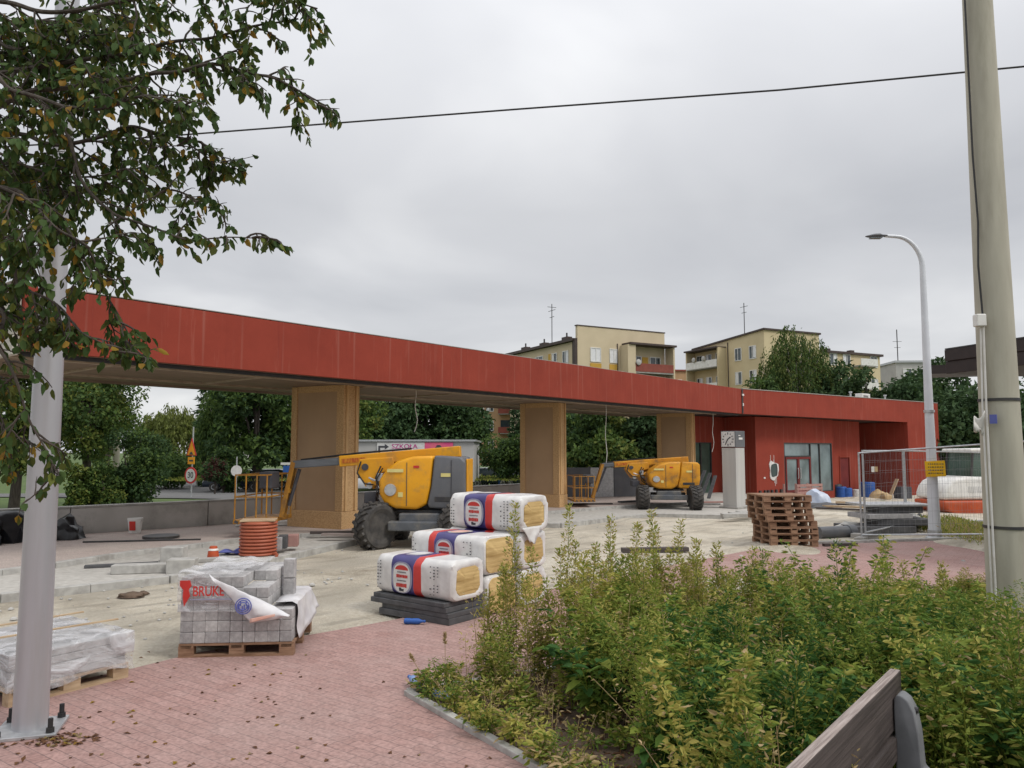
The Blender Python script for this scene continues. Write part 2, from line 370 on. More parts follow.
# ---------------------------------------------------------------- leaves (numpy)
class Leaves:
    def __init__(s, k=4): s.V = []; s.MI = []; s.k = k
    def add(s, base, dirn, L, W, mi, fold=.25, nrm=None):
        base = np.asarray(base, float); n = len(base)
        if n == 0: return
        d = np.asarray(dirn, float); d = d/(np.linalg.norm(d, axis=1, keepdims=True)+1e-9)
        r = rng.normal(size=(n, 3)) if nrm is None else nrm+rng.normal(size=(n, 3))*.35
        sd = np.cross(d, r); sd /= np.linalg.norm(sd, axis=1, keepdims=True)+1e-9
        nn = np.cross(sd, d)
        L = np.broadcast_to(L, (n,))[:, None]; W = np.broadcast_to(W, (n,))[:, None]
        mid = base+d*L*.45
        if s.k == 6:      # ovate leaf folded along its midrib
            a, b = base+d*L*.28, base+d*L*.66; up = nn*W*fold
            v = np.stack([base, a+sd*W*.46+up, b+sd*W*.40+up*.7-nn*L*.05, base+d*L-nn*L*.16, b-sd*W*.40+up*.7-nn*L*.05, a-sd*W*.46+up], 1)
        else: v = np.stack([base, mid+sd*W*.5+nn*W*fold, base+d*L-nn*L*.12, mid-sd*W*.5+nn*W*fold], 1)
        s.V.append(v); s.MI.append(np.broadcast_to(mi, (n,)).astype(np.int32))
    def build(s, name, mats, parent=None, extra=None):
        V = np.concatenate(s.V); n = len(V); MI = np.concatenate(s.MI)
        ev, ef, em = ([], [], []) if extra is None else (extra.v, extra.f, extra.m)
        me = bpy.data.meshes.new(name)
        K = s.k; nv = n*K+len(ev)
        co = np.concatenate([V.reshape(-1, 3), np.array(ev).reshape(-1, 3)]) if len(ev) else V.reshape(-1, 3)
        me.vertices.add(nv); me.vertices.foreach_set('co', co.astype(np.float32).ravel())
        if K == 6:
            loops = (np.arange(n, dtype=np.int32)[:, None]*6+np.array([0, 1, 2, 3, 0, 3, 4, 5], np.int32)).ravel(); tot = np.full(n*2, 4, np.int32); MI = np.repeat(MI, 2)
        else: loops = np.arange(n*4, dtype=np.int32); tot = np.full(n, 4, np.int32)
        if len(ef):
            loops = np.concatenate([loops, np.array([i+n*K for f in ef for i in f], np.int32)])
            tot = np.concatenate([tot, np.array([len(f) for f in ef], np.int32)])
            MI = np.concatenate([MI, np.array(em, np.int32)])
        st = np.concatenate([[0], np.cumsum(tot)[:-1]]).astype(np.int32)
        me.loops.add(len(loops)); me.loops.foreach_set('vertex_index', loops)
        me.polygons.add(len(tot)); me.polygons.foreach_set('loop_start', st)
        me.polygons.foreach_set('material_index', MI)
        me.update(calc_edges=True); me.validate()
        for m in mats: me.materials.append(M[m] if isinstance(m, str) and m in M else (LEAF[m] if isinstance(m, str) else m))
        o = bpy.data.objects.new(name, me); COL.objects.link(o)
        if parent: o.parent = parent
        return o
M['brick_pink'] = plain('pink_paver', (.40, .23, .20), (.33, .18, .16), 8, .85)
M['bluewhite'] = plain('blue_white_sack', (.55, .60, .68), (.42, .48, .60), 6, .4)
M['mid_stem'] = plain('green_stem', (.16, .19, .06), (.12, .15, .05), 8, .7)
M['dry_stem'] = plain('dry_stem', (.36, .28, .15), (.28, .21, .11), 8, .8)
M['blind_white'] = plain('white_blind', (.74, .74, .75), (.68, .68, .70), 3, .6)
M['pillar'] = plain('pale_panel', (.52, .51, .48), (.46, .45, .43), 1.5, .6, stretch=(4, 4, .4))
M['fence_wire'] = plain('fence_wire', (.30, .31, .32), (.24, .25, .26), 9, .5, .4)
M['lamp_white'] = plain('pale_lamp_paint', (.66, .68, .71), (.58, .60, .63), 1.5, .45, .1)
M['yellow_dull'] = plain('basket_yellow', (.46, .22, .025), (.34, .15, .02), 5, .55, dirt=((.12, .08, .05), 4, .7))
def blockmat():
    m, nt, b = nodes_of('paving_block')
    co = coords(nt); n = N(nt, 'ShaderNodeTexNoise', Scale=16, Detail=7, Roughness=.7); nt.links.new(co, n.inputs[0])
    oi = N(nt, 'ShaderNodeObjectInfo')
    c = mixc(nt, oi.outputs['Random'], (.33, .32, .32), (.50, .485, .475))
    c = mixc(nt, .5, c, ramp(nt, n.outputs[0], [(.3, (.2, .2, .2)), (.7, (.8, .8, .8))]), 'OVERLAY')
    nt.links.new(c, b.inputs['Base Color']); b.inputs['Roughness'].default_value = .9; bump(nt, b, n.outputs[0], .4, .01); return m
M['paving_block'] = blockmat()
# ================================================================ SETTING
def sheet(name, poly, z, mat, thick=None, drape=False):
    """flat surface inside a polygon"""
    bm = bmesh.new()
    vs = [bm.verts.new((p[0], p[1], 0)) for p in poly]
    f = bm.faces.new(vs)
    if thick:
        r = bmesh.ops.extrude_face_region(bm, geom=[f])
        for e in r['geom']:
            if isinstance(e, bmesh.types.BMVert): e.co.z -= thick
    if f.normal.z < 0: bmesh.ops.reverse_faces(bm, faces=bm.faces)
    bmesh.ops.recalc_face_normals(bm, faces=bm.faces)
    if drape:
        for ax, lo, hi, stp in ((0, -36, 32, 2.0), (1, 26, 80, 2.0)):
            k = lo
            while k < hi:
                co_ = [0, 0, 0]; no_ = [0, 0, 0]; co_[ax] = k; no_[ax] = 1
                bmesh.ops.bisect_plane(bm, geom=bm.verts[:]+bm.edges[:]+bm.faces[:], plane_co=co_, plane_no=no_); k += stp
        for v in bm.verts: v.co.z = gz(v.co.x, v.co.y)
    me = bpy.data.meshes.new(name)
    for v in bm.verts: v.co.z += z
    bm.to_mesh(me); bm.free()
    me.materials.append(M[mat]); o = bpy.data.objects.new(name, me); COL.objects.link(o)
    if me.polygons[0].normal.z < 0 and not thick: me.flip_normals()
    return struct(o)
xs = np.concatenate([np.linspace(-400, -30, 12), np.linspace(-26, 40, 45), np.linspace(50, 400, 12)])
ys = np.concatenate([np.linspace(-40, 2, 6), np.linspace(4, 62, 59), np.linspace(70, 700, 16)])
g = MB(); nx, ny = len(xs), len(ys)
g.v = [(x, y, gz(x, y)-.006) for x in xs for y in ys]
for i in range(nx-1):
    for j in range(ny-1):
        a = i*ny+j; g.f.append((a, a+ny, a+ny+1, a+1)); g.m.append(0)
struct(g.build('ground', 'grassground', smooth=True))
# sandy building site
from mathutils import noise as mn
def sandz(x, y):
    n = mn.noise((x*.5, y*.5, 0))*.6+mn.noise((x*1.7, y*1.7, 3))*.4
    rut = math.sin((x*.75-y*.62)*2.1+mn.noise((x*.3, y*.3, 8))*2)
    return gz(x, y)+.010+.010*n+.012*rut*max(0, mn.noise((x*.35, y*.35, 2))+.5)+(.20*max(0, mn.noise((x*.45+4, y*.45, 7))-.28) if y > 9.5 and x > -6 else 0)*sstep(9.5, 11, y)
xs = np.linspace(-15, 40, 230); ys = np.linspace(2.5, 52, 210)
g = MB(); nx, ny = len(xs), len(ys)
g.v = [(x, y, sandz(x, y)) for x in xs for y in ys]
for i in range(nx-1):
    for j in range(ny-1):
        x, y = xs[i], ys[j]
        if y > 1.2*x+29.0 and x < 9: continue
        a = i*ny+j; g.f.append((a, a+ny, a+ny+1, a+1)); g.m.append(0)
struct(g.build('sand_ground', 'sand', smooth=True))
pv = [at(-260, 760), at(0, 700), at(121, 675), at(197, 656), at(292, 641), at(360, 629), at(480, 606), at(640, 573), at(760, 550), at(830, 545), at(985, 541)]
pv = [(p.x, p.y) for p in pv]+[(17, 18.4), (17, -3), (-9, -3), (-9, pv[0].y)]
sheet('red_paving', pv, .034, 'pavers')
# kerb along the far edge of the red paving, right of the weeds
kb = MB(); a, b = at(815, 545.5), at(985, 540.5)
for i in range(10):
    p, q = a.lerp(b, i/10), a.lerp(b, (i+1)/10-.002); kb.beam((p.x, p.y, .045), (q.x, q.y, .045), .1, .09)
struct(kb.build('paving_kerb', 'kerbstone', bevel=.008))
def ext(pts, d=8):
    p0, p1 = pts[0], pts[1]; e = (p0-p1).normalized(); return [p0+e*d]+pts
kA = ext([at(u, v, .12) for u, v in ((0, 594), (168, 576), (266, 559), (365, 537), (430, 527), (500, 522), (560, 523.5), (605, 518), (650, 513.5), (722, 515), (790, 507))])
kB = ext([at(u, v, .2) for u, v in ((0, 570), (53, 563), (133, 551), (200, 543.5), (250, 537), (300, 534), (365, 530), (420, 523), (520, 514), (600, 507), (690, 502))])
back = [(11.5, 33.0), (8.2, 37.0), (1.5, 29.8), (-7.6, 19.0), (-9.9, 16.9), (-18, 11)]
sheet('gravel_platform', [(p.x, p.y) for p in kA]+back, .12, 'gravel_pale', thick=.14)
sheet('paved_platform', [(p.x, p.y) for p in kB]+back[1:], .2, 'pavers_pale', thick=.1)
for nm, k, z0, z1 in (('platform_kerb', kA, -.02, .128), ('platform_kerb', kB, .1, .208)):
    kb = MB()
    for p, q in zip(k, k[1:]):
        n = max(1, round((q-p).length/1.0))
        for i in range(n):
            a, b = p.lerp(q, i/n), p.lerp(q, (i+1)/n-.006/max(.1, (q-p).length))
            kb.beam((a.x, a.y, (z0+z1)/2), (b.x, b.y, (z0+z1)/2), .15, z1-z0)
    struct(kb.build(nm, 'kerbstone', bevel=.008))
# planter with soil and its kerb
apex = Vector((-.87, 6.57))
pl1 = [Vector((.21, 5.0)), Vector((1.25, 3.42)), Vector((2.9, 1.0)), Vector((3.6, -1))]
pl2 = [Vector((-.16, 6.95)), Vector((4.4, 9.47)), Vector((9.5, 12.3))]
sheet('planter_soil', [apex, *pl1, Vector((12, -1)), Vector((12, 12.3)), *reversed(pl2)], .05, 'soil')
kb = MB()
for chain in ([apex]+pl1, [apex]+pl2):
    for p, q in zip(chain, chain[1:]):
        n = max(1, round((q-p).length/1.0))
        for i in range(n):
            a, b = p.lerp(q, i/n+.004), p.lerp(q, (i+1)/n-.004); kb.beam((a.x, a.y, .03), (b.x, b.y, .03), .07, .09)
struct(kb.build('planter_kerb', 'kerbstone', bevel=.008))
# road and lawn behind the wall
sheet('road', [(-34, 36), (-14.5, 33), (-9, 31.5), (9, 41), (30, 62), (22, 66), (2, 50), (-9, 47), (-15, 52), (-24, 75), (-32, 75), (-26, 50), (-34, 42)], .03, 'asphalt', drape=True)
sheet('lawn', [(-15, 54), (-9, 49), (1, 52), (-6, 75), (-22, 76)], .05, 'grassground', drape=True)
# retaining wall
wl = [Vector(p) for p in ((-19, 9.9), (-9.8, 17.2), (-7.6, 19.3), (1, 29.6), (6.6, 36.3))]
rw = thing('retaining_wall', 'low grey concrete retaining wall running behind the canopy columns', 'wall')
w = MB(); cp = MB()
for p, q in zip(wl, wl[1:]):
    n = max(1, round((q-p).length/5))
    for i in range(n):
        a, b = p.lerp(q, i/n), p.lerp(q, (i+1)/n)
        d = (b-a).normalized()*.004
        w.beam((*(a+d), .37), (*(b-d), .37), .24, .78); cp.beam((*a, .785), (*b, .785), .28, .05)
w.build('wall_panel', 'concrete_wall', rw, bevel=.012); cp.build('coping', 'concrete', rw, bevel=.01)

# ================================================================ CANOPY
CX, CY = 9.68, 32.29
A1 = math.atan2(.770, .638); A2 = math.atan2(.636, .771)
cn = thing('bus_station_canopy', 'long flat red fascia canopy on wood clad piers', 'canopy', (CX, CY, 0), A1)
LL = 26.85
m = MB(); m.prism([(-LL, 3.57), (-.03, 3.57), (-.03, 4.61), (-LL, 4.57)], 0, .14); m.build('fascia', 'red', cn)
m = MB(); m.box((-LL/2-.2, .16, 4.6), (LL, .31, .014)); m.build('roof_flashing', 'concrete', cn)
m = MB(); m.box((-LL/2, .2, 3.53), (LL-.1, .1, .07)); m.build('drip_edge', 'black', cn)
m = MB()
for i in range(24):
    m.box((-LL/2, .36+i*.19, 3.62), (LL-.2, .186, .04))
m.build('soffit', 'soffit', cn)
m = MB()
for y in (1.15, 3.7): m.box((-LL/2, y, 3.585), (LL-.3, .11, .05))
for x in np.arange(-25, -1, 3.05): m.box((x, 2.42, 3.589), (.09, 2.4, .045))
m.build('soffit_batten', 'soffit_light', cn)
m = MB(); m.box((-LL/2, 4.98, 3.95), (LL, .14, .8)); m.build('rear_fascia', 'soffit', cn)
m = MB(); m.box((-LL/2, 2.55, 4.38), (LL-.1, 4.7, .2)); m.build('roof_slab', 'concrete', cn)
m = MB()
for k, (z0, z1) in enumerate(((3.5, 3.8), (3.81, 4.12), (4.13, 4.42), (4.43, 4.62))): m.box((-LL-.06, 2.6+.0, (z0+z1)/2), (.1, 5.0, z1-z0))
m.build('end_panel', 'raw_panel', cn, bevel=.01)
# expansion joint by the corner
m = MB(); m.box((-.012, -.01, 4.09), (.1, .05, 1.02)); j = m.build('expansion_joint', 'dark_metal', cn)
m = MB(); m.box((-.012, -.05, 4.36), (.16, .03, .08)); m.box((-.012, -.05, 3.95), (.07, .03, .12)); m.build('joint_clip', 'white_paint', j)
# piers
for i, (px, W, lab) in enumerate(((325, 1.62, 'nearest wood framed canopy pier with a board plinth, crossed by the steel boom'),
                                  (543, 1.38, 'middle wood framed canopy pier behind the wrapped insulation packs'),
                                  (675.5, 1.42, 'farthest wood framed canopy pier behind the smaller yellow lift'))):
    t = (px-512)/FPX; Y = 24.37/(1-1.207*t); X = t*Y
    c = thing('canopy_pier', lab, 'pier', (X, Y, .2), R(-29), 'wood clad piers carrying the canopy')
    Hc = 3.40
    MB().box((0, 0, Hc/2), (W-.02, .50, Hc-.01)).build('core_panel', 'brownpanel', c)
    fb = MB()
    for s in (-1, 1):
        fb.box((s*(W/2-.075-.02*(s > 0)), -.262, Hc/2+.2), (.15+.04*(s > 0), .03, Hc-.42))
        fb.box((s*(W/2+.012), 0, Hc/2+.2), (.03, .56, Hc-.42))
    fb.box((0, -.262, Hc-.08), (W-.35, .03, .15))
    fb.build('board_border', 'osb', c)
    pb = MB()
    for s in (-1, 1): pb.box((s*(W/2+.045), -.17, Hc/2+.2), (.03, .07, Hc-.42)); pb.box((s*(W/2+.045), .17, Hc/2+.2), (.03, .07, Hc-.42))
    pb.build('edge_batten', 'pine', c)
    MB().box((0, 0, .2), (W+.10, .62, .40)).build('plinth', 'osb', c, bevel=.006)
# loose electrical wires hanging under the canopy
for (u, v0, v1, Y, lab) in ((416, 383, 432, 19.5, 'pale cable end dangling from the soffit above the larger lift'),
                            (606, 402, 470, 26, 'thin pale cable hanging between the middle and far piers'),
                            (713, 413, 452, 31.5, 'thin cable hanging in front of the green glazing')):
    a, b = atY(u, v0, Y), atY(u, v1, Y)
    pts = [a.lerp(b, k/8)+Vector((.05*math.sin(k*1.3)*(k/8), 0, 0)) for k in range(9)]
    tag(MB().tube(pts, .011, 6).build('hanging_cable', 'white_paint', smooth=True), lab, 'cable', 'loose cables under the canopy')

# ================================================================ STATION BUILDING
bd = thing('station_building', 'single storey red rendered building at the right end of the canopy', 'building', (CX, CY, 0), A2)
Z0 = -.5
m = MB(); m.prism([(.05, 3.57), (15.55, 3.57), (15.55, 4.73), (.05, 4.61)], 0, .2)
m.prism([(15.553, Z0), (19.6, Z0), (19.6, 4.76), (15.553, 4.73)], 0, .2)
fa = m.build('fascia', 'red', bd)
m = MB(); m.prism([(.05, 4.612), (19.62, 4.765), (19.62, 4.795), (.05, 4.642)], -.02, .3); m.build('roof_flashing', 'concrete', bd)
w = MB()
w.box((3.45, 1.0, 1.53+Z0/2+.23), (2.3, .2, 3.56-Z0))        # left of glazing
w.box((6.8, 1.0, 2.98), (4.4, .2, 1.17)); w.box((6.8, 1.0, (Z0+.02)/2), (4.4, .2, .02-Z0)); w.box((9.05, 1.0, 1.53), (.1, .2, 4.06))
w.box((2.4, 1.85, 1.53), (.2, 1.5, 4.06))                     # return
w.box((1.05, 2.7, 2.98), (2.5, .2, 1.17)); w.box((1.85, 2.7, .95), (.9, .2, 2.88)); w.box((-.14, 2.7, .95), (.08, .2, 2.88))
w.box((9.78, 1.4, 1.53), (1.34, .2, 4.06)); w.box((12.1, 1.4, 1.53), (1.2, .2, 4.06)); w.box((10.975, 1.4, 2.6), (1.05, .2, 1.92))
w.box((12.6, 2.85, 1.53), (.2, 2.68, 4.06)); w.box((14.1, 4.2, 1.53), (3.0, .2, 4.06)); w.box((15.65, 2.25, 1.53), (.194, 4.08, 4.06))
w.box((19.5, 4.7, 2.1), (.2, 8.98, 5.2)); w.box((13.8, 9.1, 2.1), (11.6, .2, 5.2)); w.box((3.95, 4.4, 1.7), (8.1, .2, 4.3)); w.box((8.1, 6.8, 1.7), (.2, 4.5, 4.3)); w.box((-.1, 3.5, 1.7), (.2, 1.58, 4.3))
w.build('wall', 'red', bd)
m = MB(); m.box((4.0, 2.4, 4.35), (8.0, 4.0, .2)); m.box((13.75, 4.7, 4.35), (11.4, 8.6, .2)); m.build('roof_slab', 'concrete', bd)
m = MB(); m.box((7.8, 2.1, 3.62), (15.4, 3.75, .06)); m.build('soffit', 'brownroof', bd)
# glazing with double door
gw = MB()
for (x0, x1, z0, z1) in ((4.6, 6.92, 1.62, 2.38), (6.98, 7.78, .04, 2.38), (7.84, 8.98, .04, 2.38)):
    pass
fr = MB()
for x in (4.63, 6.95, 7.81, 8.97): fr.box((x, .95, 1.2), (.06, .1, 2.36))
for z in (.04, 2.37): fr.box((6.8, .95, z), (4.28, .098, .05))
fr.box((5.79, .95, 1.75), (2.26, .098, .05))
wf = fr.build('window_frame', 'dark_metal', bd)
MB().box((5.79, .97, 2.06), (2.24, .02, .56)).build('pane', 'glass_dusty', wf)
MB().box((7.38, .97, 1.2), (.79, .02, 2.28)).build('pane', 'glass_dusty', wf)
MB().box((8.39, .97, 1.2), (1.09, .02, 2.28)).build('pane', 'glass_dusty', wf)
dr = MB()
for x in (4.74, 5.75, 5.85, 6.86): dr.box((x, .93, .89), (.09, .1, 1.66))
dr.box((5.25, .93, 1.67), (.92, .098, .1)); dr.box((6.36, .93, 1.67), (.92, .098, .1)); dr.box((5.25, .93, .12), (.92, .098, .12)); dr.box((6.36, .93, .12), (.92, .098, .12))
d = dr.build('entrance_door', 'red_dark', bd)
MB().box((5.25, .94, .9), (.93, .02, 1.44)).build('pane', 'glass_dusty', d); MB().box((6.36, .94, .9), (.93, .02, 1.44)).build('pane', 'glass_dusty', d)
h = MB(); h.tube([(5.7, .86, .7), (5.7, .84, .75), (5.7, .84, 1.15), (5.7, .86, 1.2)], .018); h.tube([(5.92, .86, .7), (5.92, .84, .75), (5.92, .84, 1.15), (5.92, .86, 1.2)], .018)
h.build('door_handle', 'galv', d)
# green glazing under the canopy
fr = MB()
for x in (-.07, .62, 1.38): fr.box((x, 2.66, 1.2), (.07, .1, 2.38))
for z in (.03, 2.38): fr.box((.655, 2.66, z), (1.46, .098, .06))
wf = fr.build('window_frame', 'dark_metal', bd)
for x0, x1 in ((-.03, .58), (.66, 1.34)): MB().box(((x0+x1)/2, 2.68, 1.2), (x1-x0, .02, 2.3)).build('pane', 'glass_green', wf)
# service door
MB().box((10.975, 1.36, .58), (1.03, .06, 2.12)).build('service_door', 'red_dark', bd)
fr = MB(); fr.box((10.45, 1.29, .6), (.06, .05, 2.16)); fr.box((11.5, 1.29, .6), (.06, .05, 2.16)); fr.box((10.975, 1.29, 1.7), (1.1, .05, .06)); fr.build('door_frame', 'red', bd)
# recess windows
fr = MB()
for x in (13.0, 13.85, 14.7, 15.4): fr.box((x, 4.06, 1.1), (.07, .08, 1.5))
for z in (.35, 1.15, 1.85): fr.box((14.2, 4.06, z), (2.4, .078, .06))
wf = fr.build('window_frame', 'dark_metal', bd); MB().box((14.2, 4.08, 1.1), (2.36, .02, 1.46)).build('pane', 'glass', wf)
# broken wall opening with plaster rim
hx, hz = 3.67, 1.13
rim = MB(); n = 22; outer = []; inner = []
for k in range(n):
    a = 2*math.pi*k/n; r1 = 1+.16*math.sin(3*a+1)+random.uniform(-.07, .09)
    sq = 1/max(abs(math.cos(a)), abs(math.sin(a)))**.6
    outer.append((hx+.36*sq*r1*math.cos(a), hz+.40*sq*r1*math.sin(a))); inner.append((hx+.28*sq*math.cos(a), hz+.30*sq*math.sin(a)*(1+.08*math.sin(2*a))))
vs = [(a, .87, b) for a, b in outer]+[(a, .86, b) for a, b in inner]+[(a, .898, b) for a, b in outer]
rim.add(vs, [(k, (k+1) % n, n+(k+1) % n, n+k) for k in range(n)]+[(k, 2*n+k, 2*n+(k+1) % n, (k+1) % n) for k in range(n)])
wo = rim.build('wall_opening', 'wrapwhite', bd, smooth=True)
MB().add([(a, .885, b) for a, b in inner], [tuple(range(n))]).build('dark_hole', 'glass', wo)
dp = MB()
for k in range(7):
    x = hx+random.uniform(-.3, .3); z = hz+.3+random.uniform(0, .1) if k % 2 else hz-.55
    dp.box((x, .893, z+random.uniform(0, .25)), (.02, .01, random.uniform(.25, .6)))
dp.box((hx-.75, .89, hz-.33), (.13, .012, .08)); dp.build('plaster_drip', 'wrapwhite', wo)
m = MB()
for x in (2.5, 2.9, 3.15, 3.45, 3.8, 4.2, 4.4): m.box((x, .86, .1), (.12, .08, .30))
m.build('base_block', 'dark_metal', bd, bevel=.01)
# downlight strip on roof edge: vents
def loc2(x, y, z=0):
    c, s = math.cos(A2), math.sin(A2); return Vector((CX+x*c-y*s, CY+x*s+y*c, z))
ac = thing('rooftop_air_unit', 'white boxy air conditioning unit on the red building roof', 'air conditioner', loc2(15.1, 2.2, 4.45), A2)
MB().box((0, 0, .45), (.95, .42, .66)).build('casing', 'white_paint', ac, bevel=.03)
m = MB()
for k in range(7): m.box((-.08, -.225, .2+k*.075), (.55, .02, .03))
m.build('grille', 'dark_metal', ac)
m = MB()
for s in (-1, 1): m.box((s*.35, 0, .06), (.08, .4, .12))
m.build('foot', 'galv', ac)
for k, (x, lab) in enumerate(((13.3, 'short pipe stub left of the rooftop air unit'), (17.4, 'short pipe stub right of the rooftop air unit'))):
    tag(MB().lathe([(.05, 0), (.05, .72), (.09, .74), (.09, .82)], 10).build('roof_vent_pipe', 'galv', loc=loc2(x, 2, 4.45)), lab, 'vent pipe', 'vent pipes on the red roof')

# ================================================================ CLOCK TOTEM
ck = thing('clock_pillar', 'pale square clock pillar in front of the green glazing', 'clock', (7.42, 25.9, .12), R(41))
MB().box((0, 0, 1.0), (.53, .53, 2.0)).build('shaft', 'pillar', ck, bevel=.01)
MB().box((0, 0, .03), (.72, .72, .06)).build('base', 'concrete', ck, bevel=.01)
MB().box((0, 0, 2.29), (.56, .56, .54)).build('head', 'cover_grey', ck, bevel=.01)
MB().box((-.285, 0, 2.29), (.012, .50, .50)).build('dial', 'wrapwhite', ck)
m = MB()
for k in range(12):
    a = k*math.pi/6; m.box((-.295, .19*math.sin(a), 2.29+.19*math.cos(a)), (.008, .028, .07 if k % 3 == 0 else .04), rot=Matrix.Rotation(-a, 3, 'X'))
m.build('hour_mark', 'ink', ck)
m = MB(); m.beam((-.299, 0, 2.29), (-.299, -.1, 2.36), .01, .035); m.beam((-.303, 0, 2.29), (-.303, .08, 2.15), .01, .028); m.build('clock_hand', 'ink', ck)
m = MB(); m.box((.02, -.283, 2.31), (.22, .008, .07)); m.box((-.05, -.283, 2.41), (.12, .008, .03)); m.build('white_mark', 'wrapwhite', ck)
# ================================================================ BOOM LIFTS
def make_lift(name, label, Y1, Y2m, cover2, loc, rz, chas_rot, jib_top, jib_bot, scale=(1, 1, 1), steer=0.0):
    """local x along the boom (basket at -x), y depth, z up"""
    t = thing(name, label, 'boom lift', loc, rz, 'articulated boom lifts'); t.scale = scale
    ca, sa = math.cos(chas_rot), math.sin(chas_rot)
    def cr(x, y, z): return Vector((x*ca-y*sa, x*sa+y*ca, z))
    m = MB(); rot = Matrix.Rotation(chas_rot, 3, 'Z')
    m.box((0, 0, .56), (1.75, .82, .36), rot=rot); m.box(cr(.85, 0, .48), (.22, 1.25, .2), rot=rot); m.box(cr(-.85, 0, .48), (.22, 1.25, .2), rot=rot)
    m.box(cr(0, 0, .76), (1.15, 1.05, .06), rot=rot)
    ch = m.build('chassis', 'chassis', t, bevel=.035)
    MB().cyl((0, 0, .78), (0, 0, .90), .42, n=28).build('slew_ring', 'dark_metal', t, smooth=True)
    for sx in (-1, 1):
        for sy in (-1, 1):
            r0, hw = .48, .19; st_ = steer if sx < 0 else 0
            wm = MB()
            wm.lathe([(.27, -hw*.8), (.36, -hw), (r0-.05, -hw), (r0-.015, -hw*.75), (r0-.015, hw*.75), (r0-.05, hw), (.36, hw), (.27, hw*.8)], 40)
            for k in range(20):
                for side in (-1, 1):
                    a = 2*math.pi*(k+.5*(side > 0))/20
                    rm = Matrix.Rotation(a, 3, 'Z') @ Matrix.Rotation(side*.5, 3, 'X')
                    wm.box(Matrix.Rotation(a, 3, 'Z') @ Vector((r0-.004, 0, side*.085)), (.05, .06, .17), rot=rm)
            for i in range(len(wm.v)):
                x, y, z = wm.v[i]; wm.v[i] = tuple(Matrix.Rotation(chas_rot+st_, 3, 'Z') @ Vector((x, z, y)))
            wo = wm.build('wheel', 'tyre', t, loc=cr(sx*.92, sy*.88, .48))
            rm = MB(); rm.lathe([(.05, -.10), (.16, -.10), (.2, -.05), (.27, -.11), (.285, -.14), (.285, .14), (.27, .11), (.2, .05), (.16, .10), (.05, .10)], 24)
            for i in range(len(rm.v)):
                x, y, z = rm.v[i]; rm.v[i] = tuple(Matrix.Rotation(chas_rot+st_, 3, 'Z') @ Vector((x, z, y)))
            rm.build('rim', 'chassis', wo, smooth=True)
    # turret covers (side profile extruded)
    yel = [(-.92, 1.42), (-.90, 1.12), (-.80, .94), (-.55, .83), (-.10, .81), (.10, .92), (.18, 1.3), (.24, 1.93), (-.2, 1.92), (-.52, 1.83), (-.74, 1.66)]
    gry = [(.116, .92), (.16, .845), (.52, .83), (.86, .98), (.90, 1.22), (.90, 1.80), (.82, 1.90), (.258, 1.935), (.196, 1.3)]
    for s, nm in ((-1, 'near'), (1, 'far')):
        y0, y1 = (-.78, -.20) if s < 0 else (.20, .78)
        MB().prism(yel, y0, y1).build('engine_cover', Y1, t, bevel=.07, seg=3, smooth=True)
        gc = MB().prism(gry, y0-.01, y1+.01).build('counterweight_cover', cover2, t, bevel=.06, seg=3, smooth=True)
        if s < 0:
            MB().box((.62, y0-.015, 1.45), (.012, .012, .78)).build('panel_seam', 'ink', gc)
            MB().box((.50, y0-.017, 1.53), (.2, .01, .075)).build('label_plate', 'paint_label', gc)
            MB().box((.48, y0-.015, 1.03), (.42, .012, .10)).build('vent_slot', 'dark_metal', gc, bevel=.02)
    m = MB()
    for (x, z, w_, h_) in ((-.30, 1.62, .012, .55), (-.05, 1.05, .25, .012), (-.78, 1.30, .10, .012), (.02, 1.45, .012, .8)): m.box((x, -.787, z), (w_, .008, h_)); 
    for (x, z, w_, h_) in ((-.32, 1.34, .012, .9), ): MB().box((x, -.785, z), (w_, .01, h_)).build('panel_seam', 'ink', t)
    MB().box((-.12, -.785, 1.70), (.12, .008, .05)).build('warning_decal', 'wrapred', t); MB().box((-.45, -.785, 1.12), (.10, .008, .10)).build('warning_decal', 'paint_label', t)
    MB().tube([(-.95, -.24, 1.66), (-1.08, -.30, 1.40), (-1.02, -.28, 1.12), (-.8, -.26, .95)], .016, 6).build('hose', 'black', t, smooth=True)
    MB().tube([(-1.45, -.16, 1.80), (-1.52, -.2, 1.55), (-1.35, -.2, 1.32), (-1.15, -.2, 1.30)], .018, 6).build('hose', 'black', t, smooth=True)
    MB().box((-1.02, -.20, 1.46), (.14, .1, .18)).build('valve_block', 'galv', t, bevel=.015)
    MB().lathe([(.03, 0), (.075, 0), (.075, .03), (.03, .03)], 14, (-1.36, -.17, 1.68), axis='Y').build('pivot_cap', 'ink', t)
    MB().tube([(-.9, -.62, .93), (-1.0, -.66, 1.12), (-.95, -.66, 1.28)], .012, 6).build('grab_handle', 'ink', t)
    m = MB(); m.box((.915, 0, 1.40), (.035, 1.1, .92)); m.build('rear_plate', Y1, t, bevel=.02)
    m = MB(); m.box((-.56, -.80, 1.62), (.34, .012, .07)); m.build('label_plate', 'paint_label', t)
    m = MB(); m.lathe([(.02, -.03), (.12, -.03), (.13, 0), (.12, .03), (.02, .03)], 18, (-.66, -.80, 1.22), axis='Y'); m.build('filler_cap', 'galv', t, smooth=True)
    m = MB(); m.box((0, 0, 1.1), (1.5, .36, .5)); m.build('turret_frame', 'dark_metal', t, bevel=.02)
    # riser and link work on the boom side
    m = MB(); m.prism([(-1.5, 1.86), (-.75, 1.90), (-.7, 1.62), (-1.0, 1.55), (-1.15, 1.2), (-1.35, 1.25), (-1.56, 1.6)], -.14, .14); m.build('boom_bracket', Y2m, t, bevel=.025)
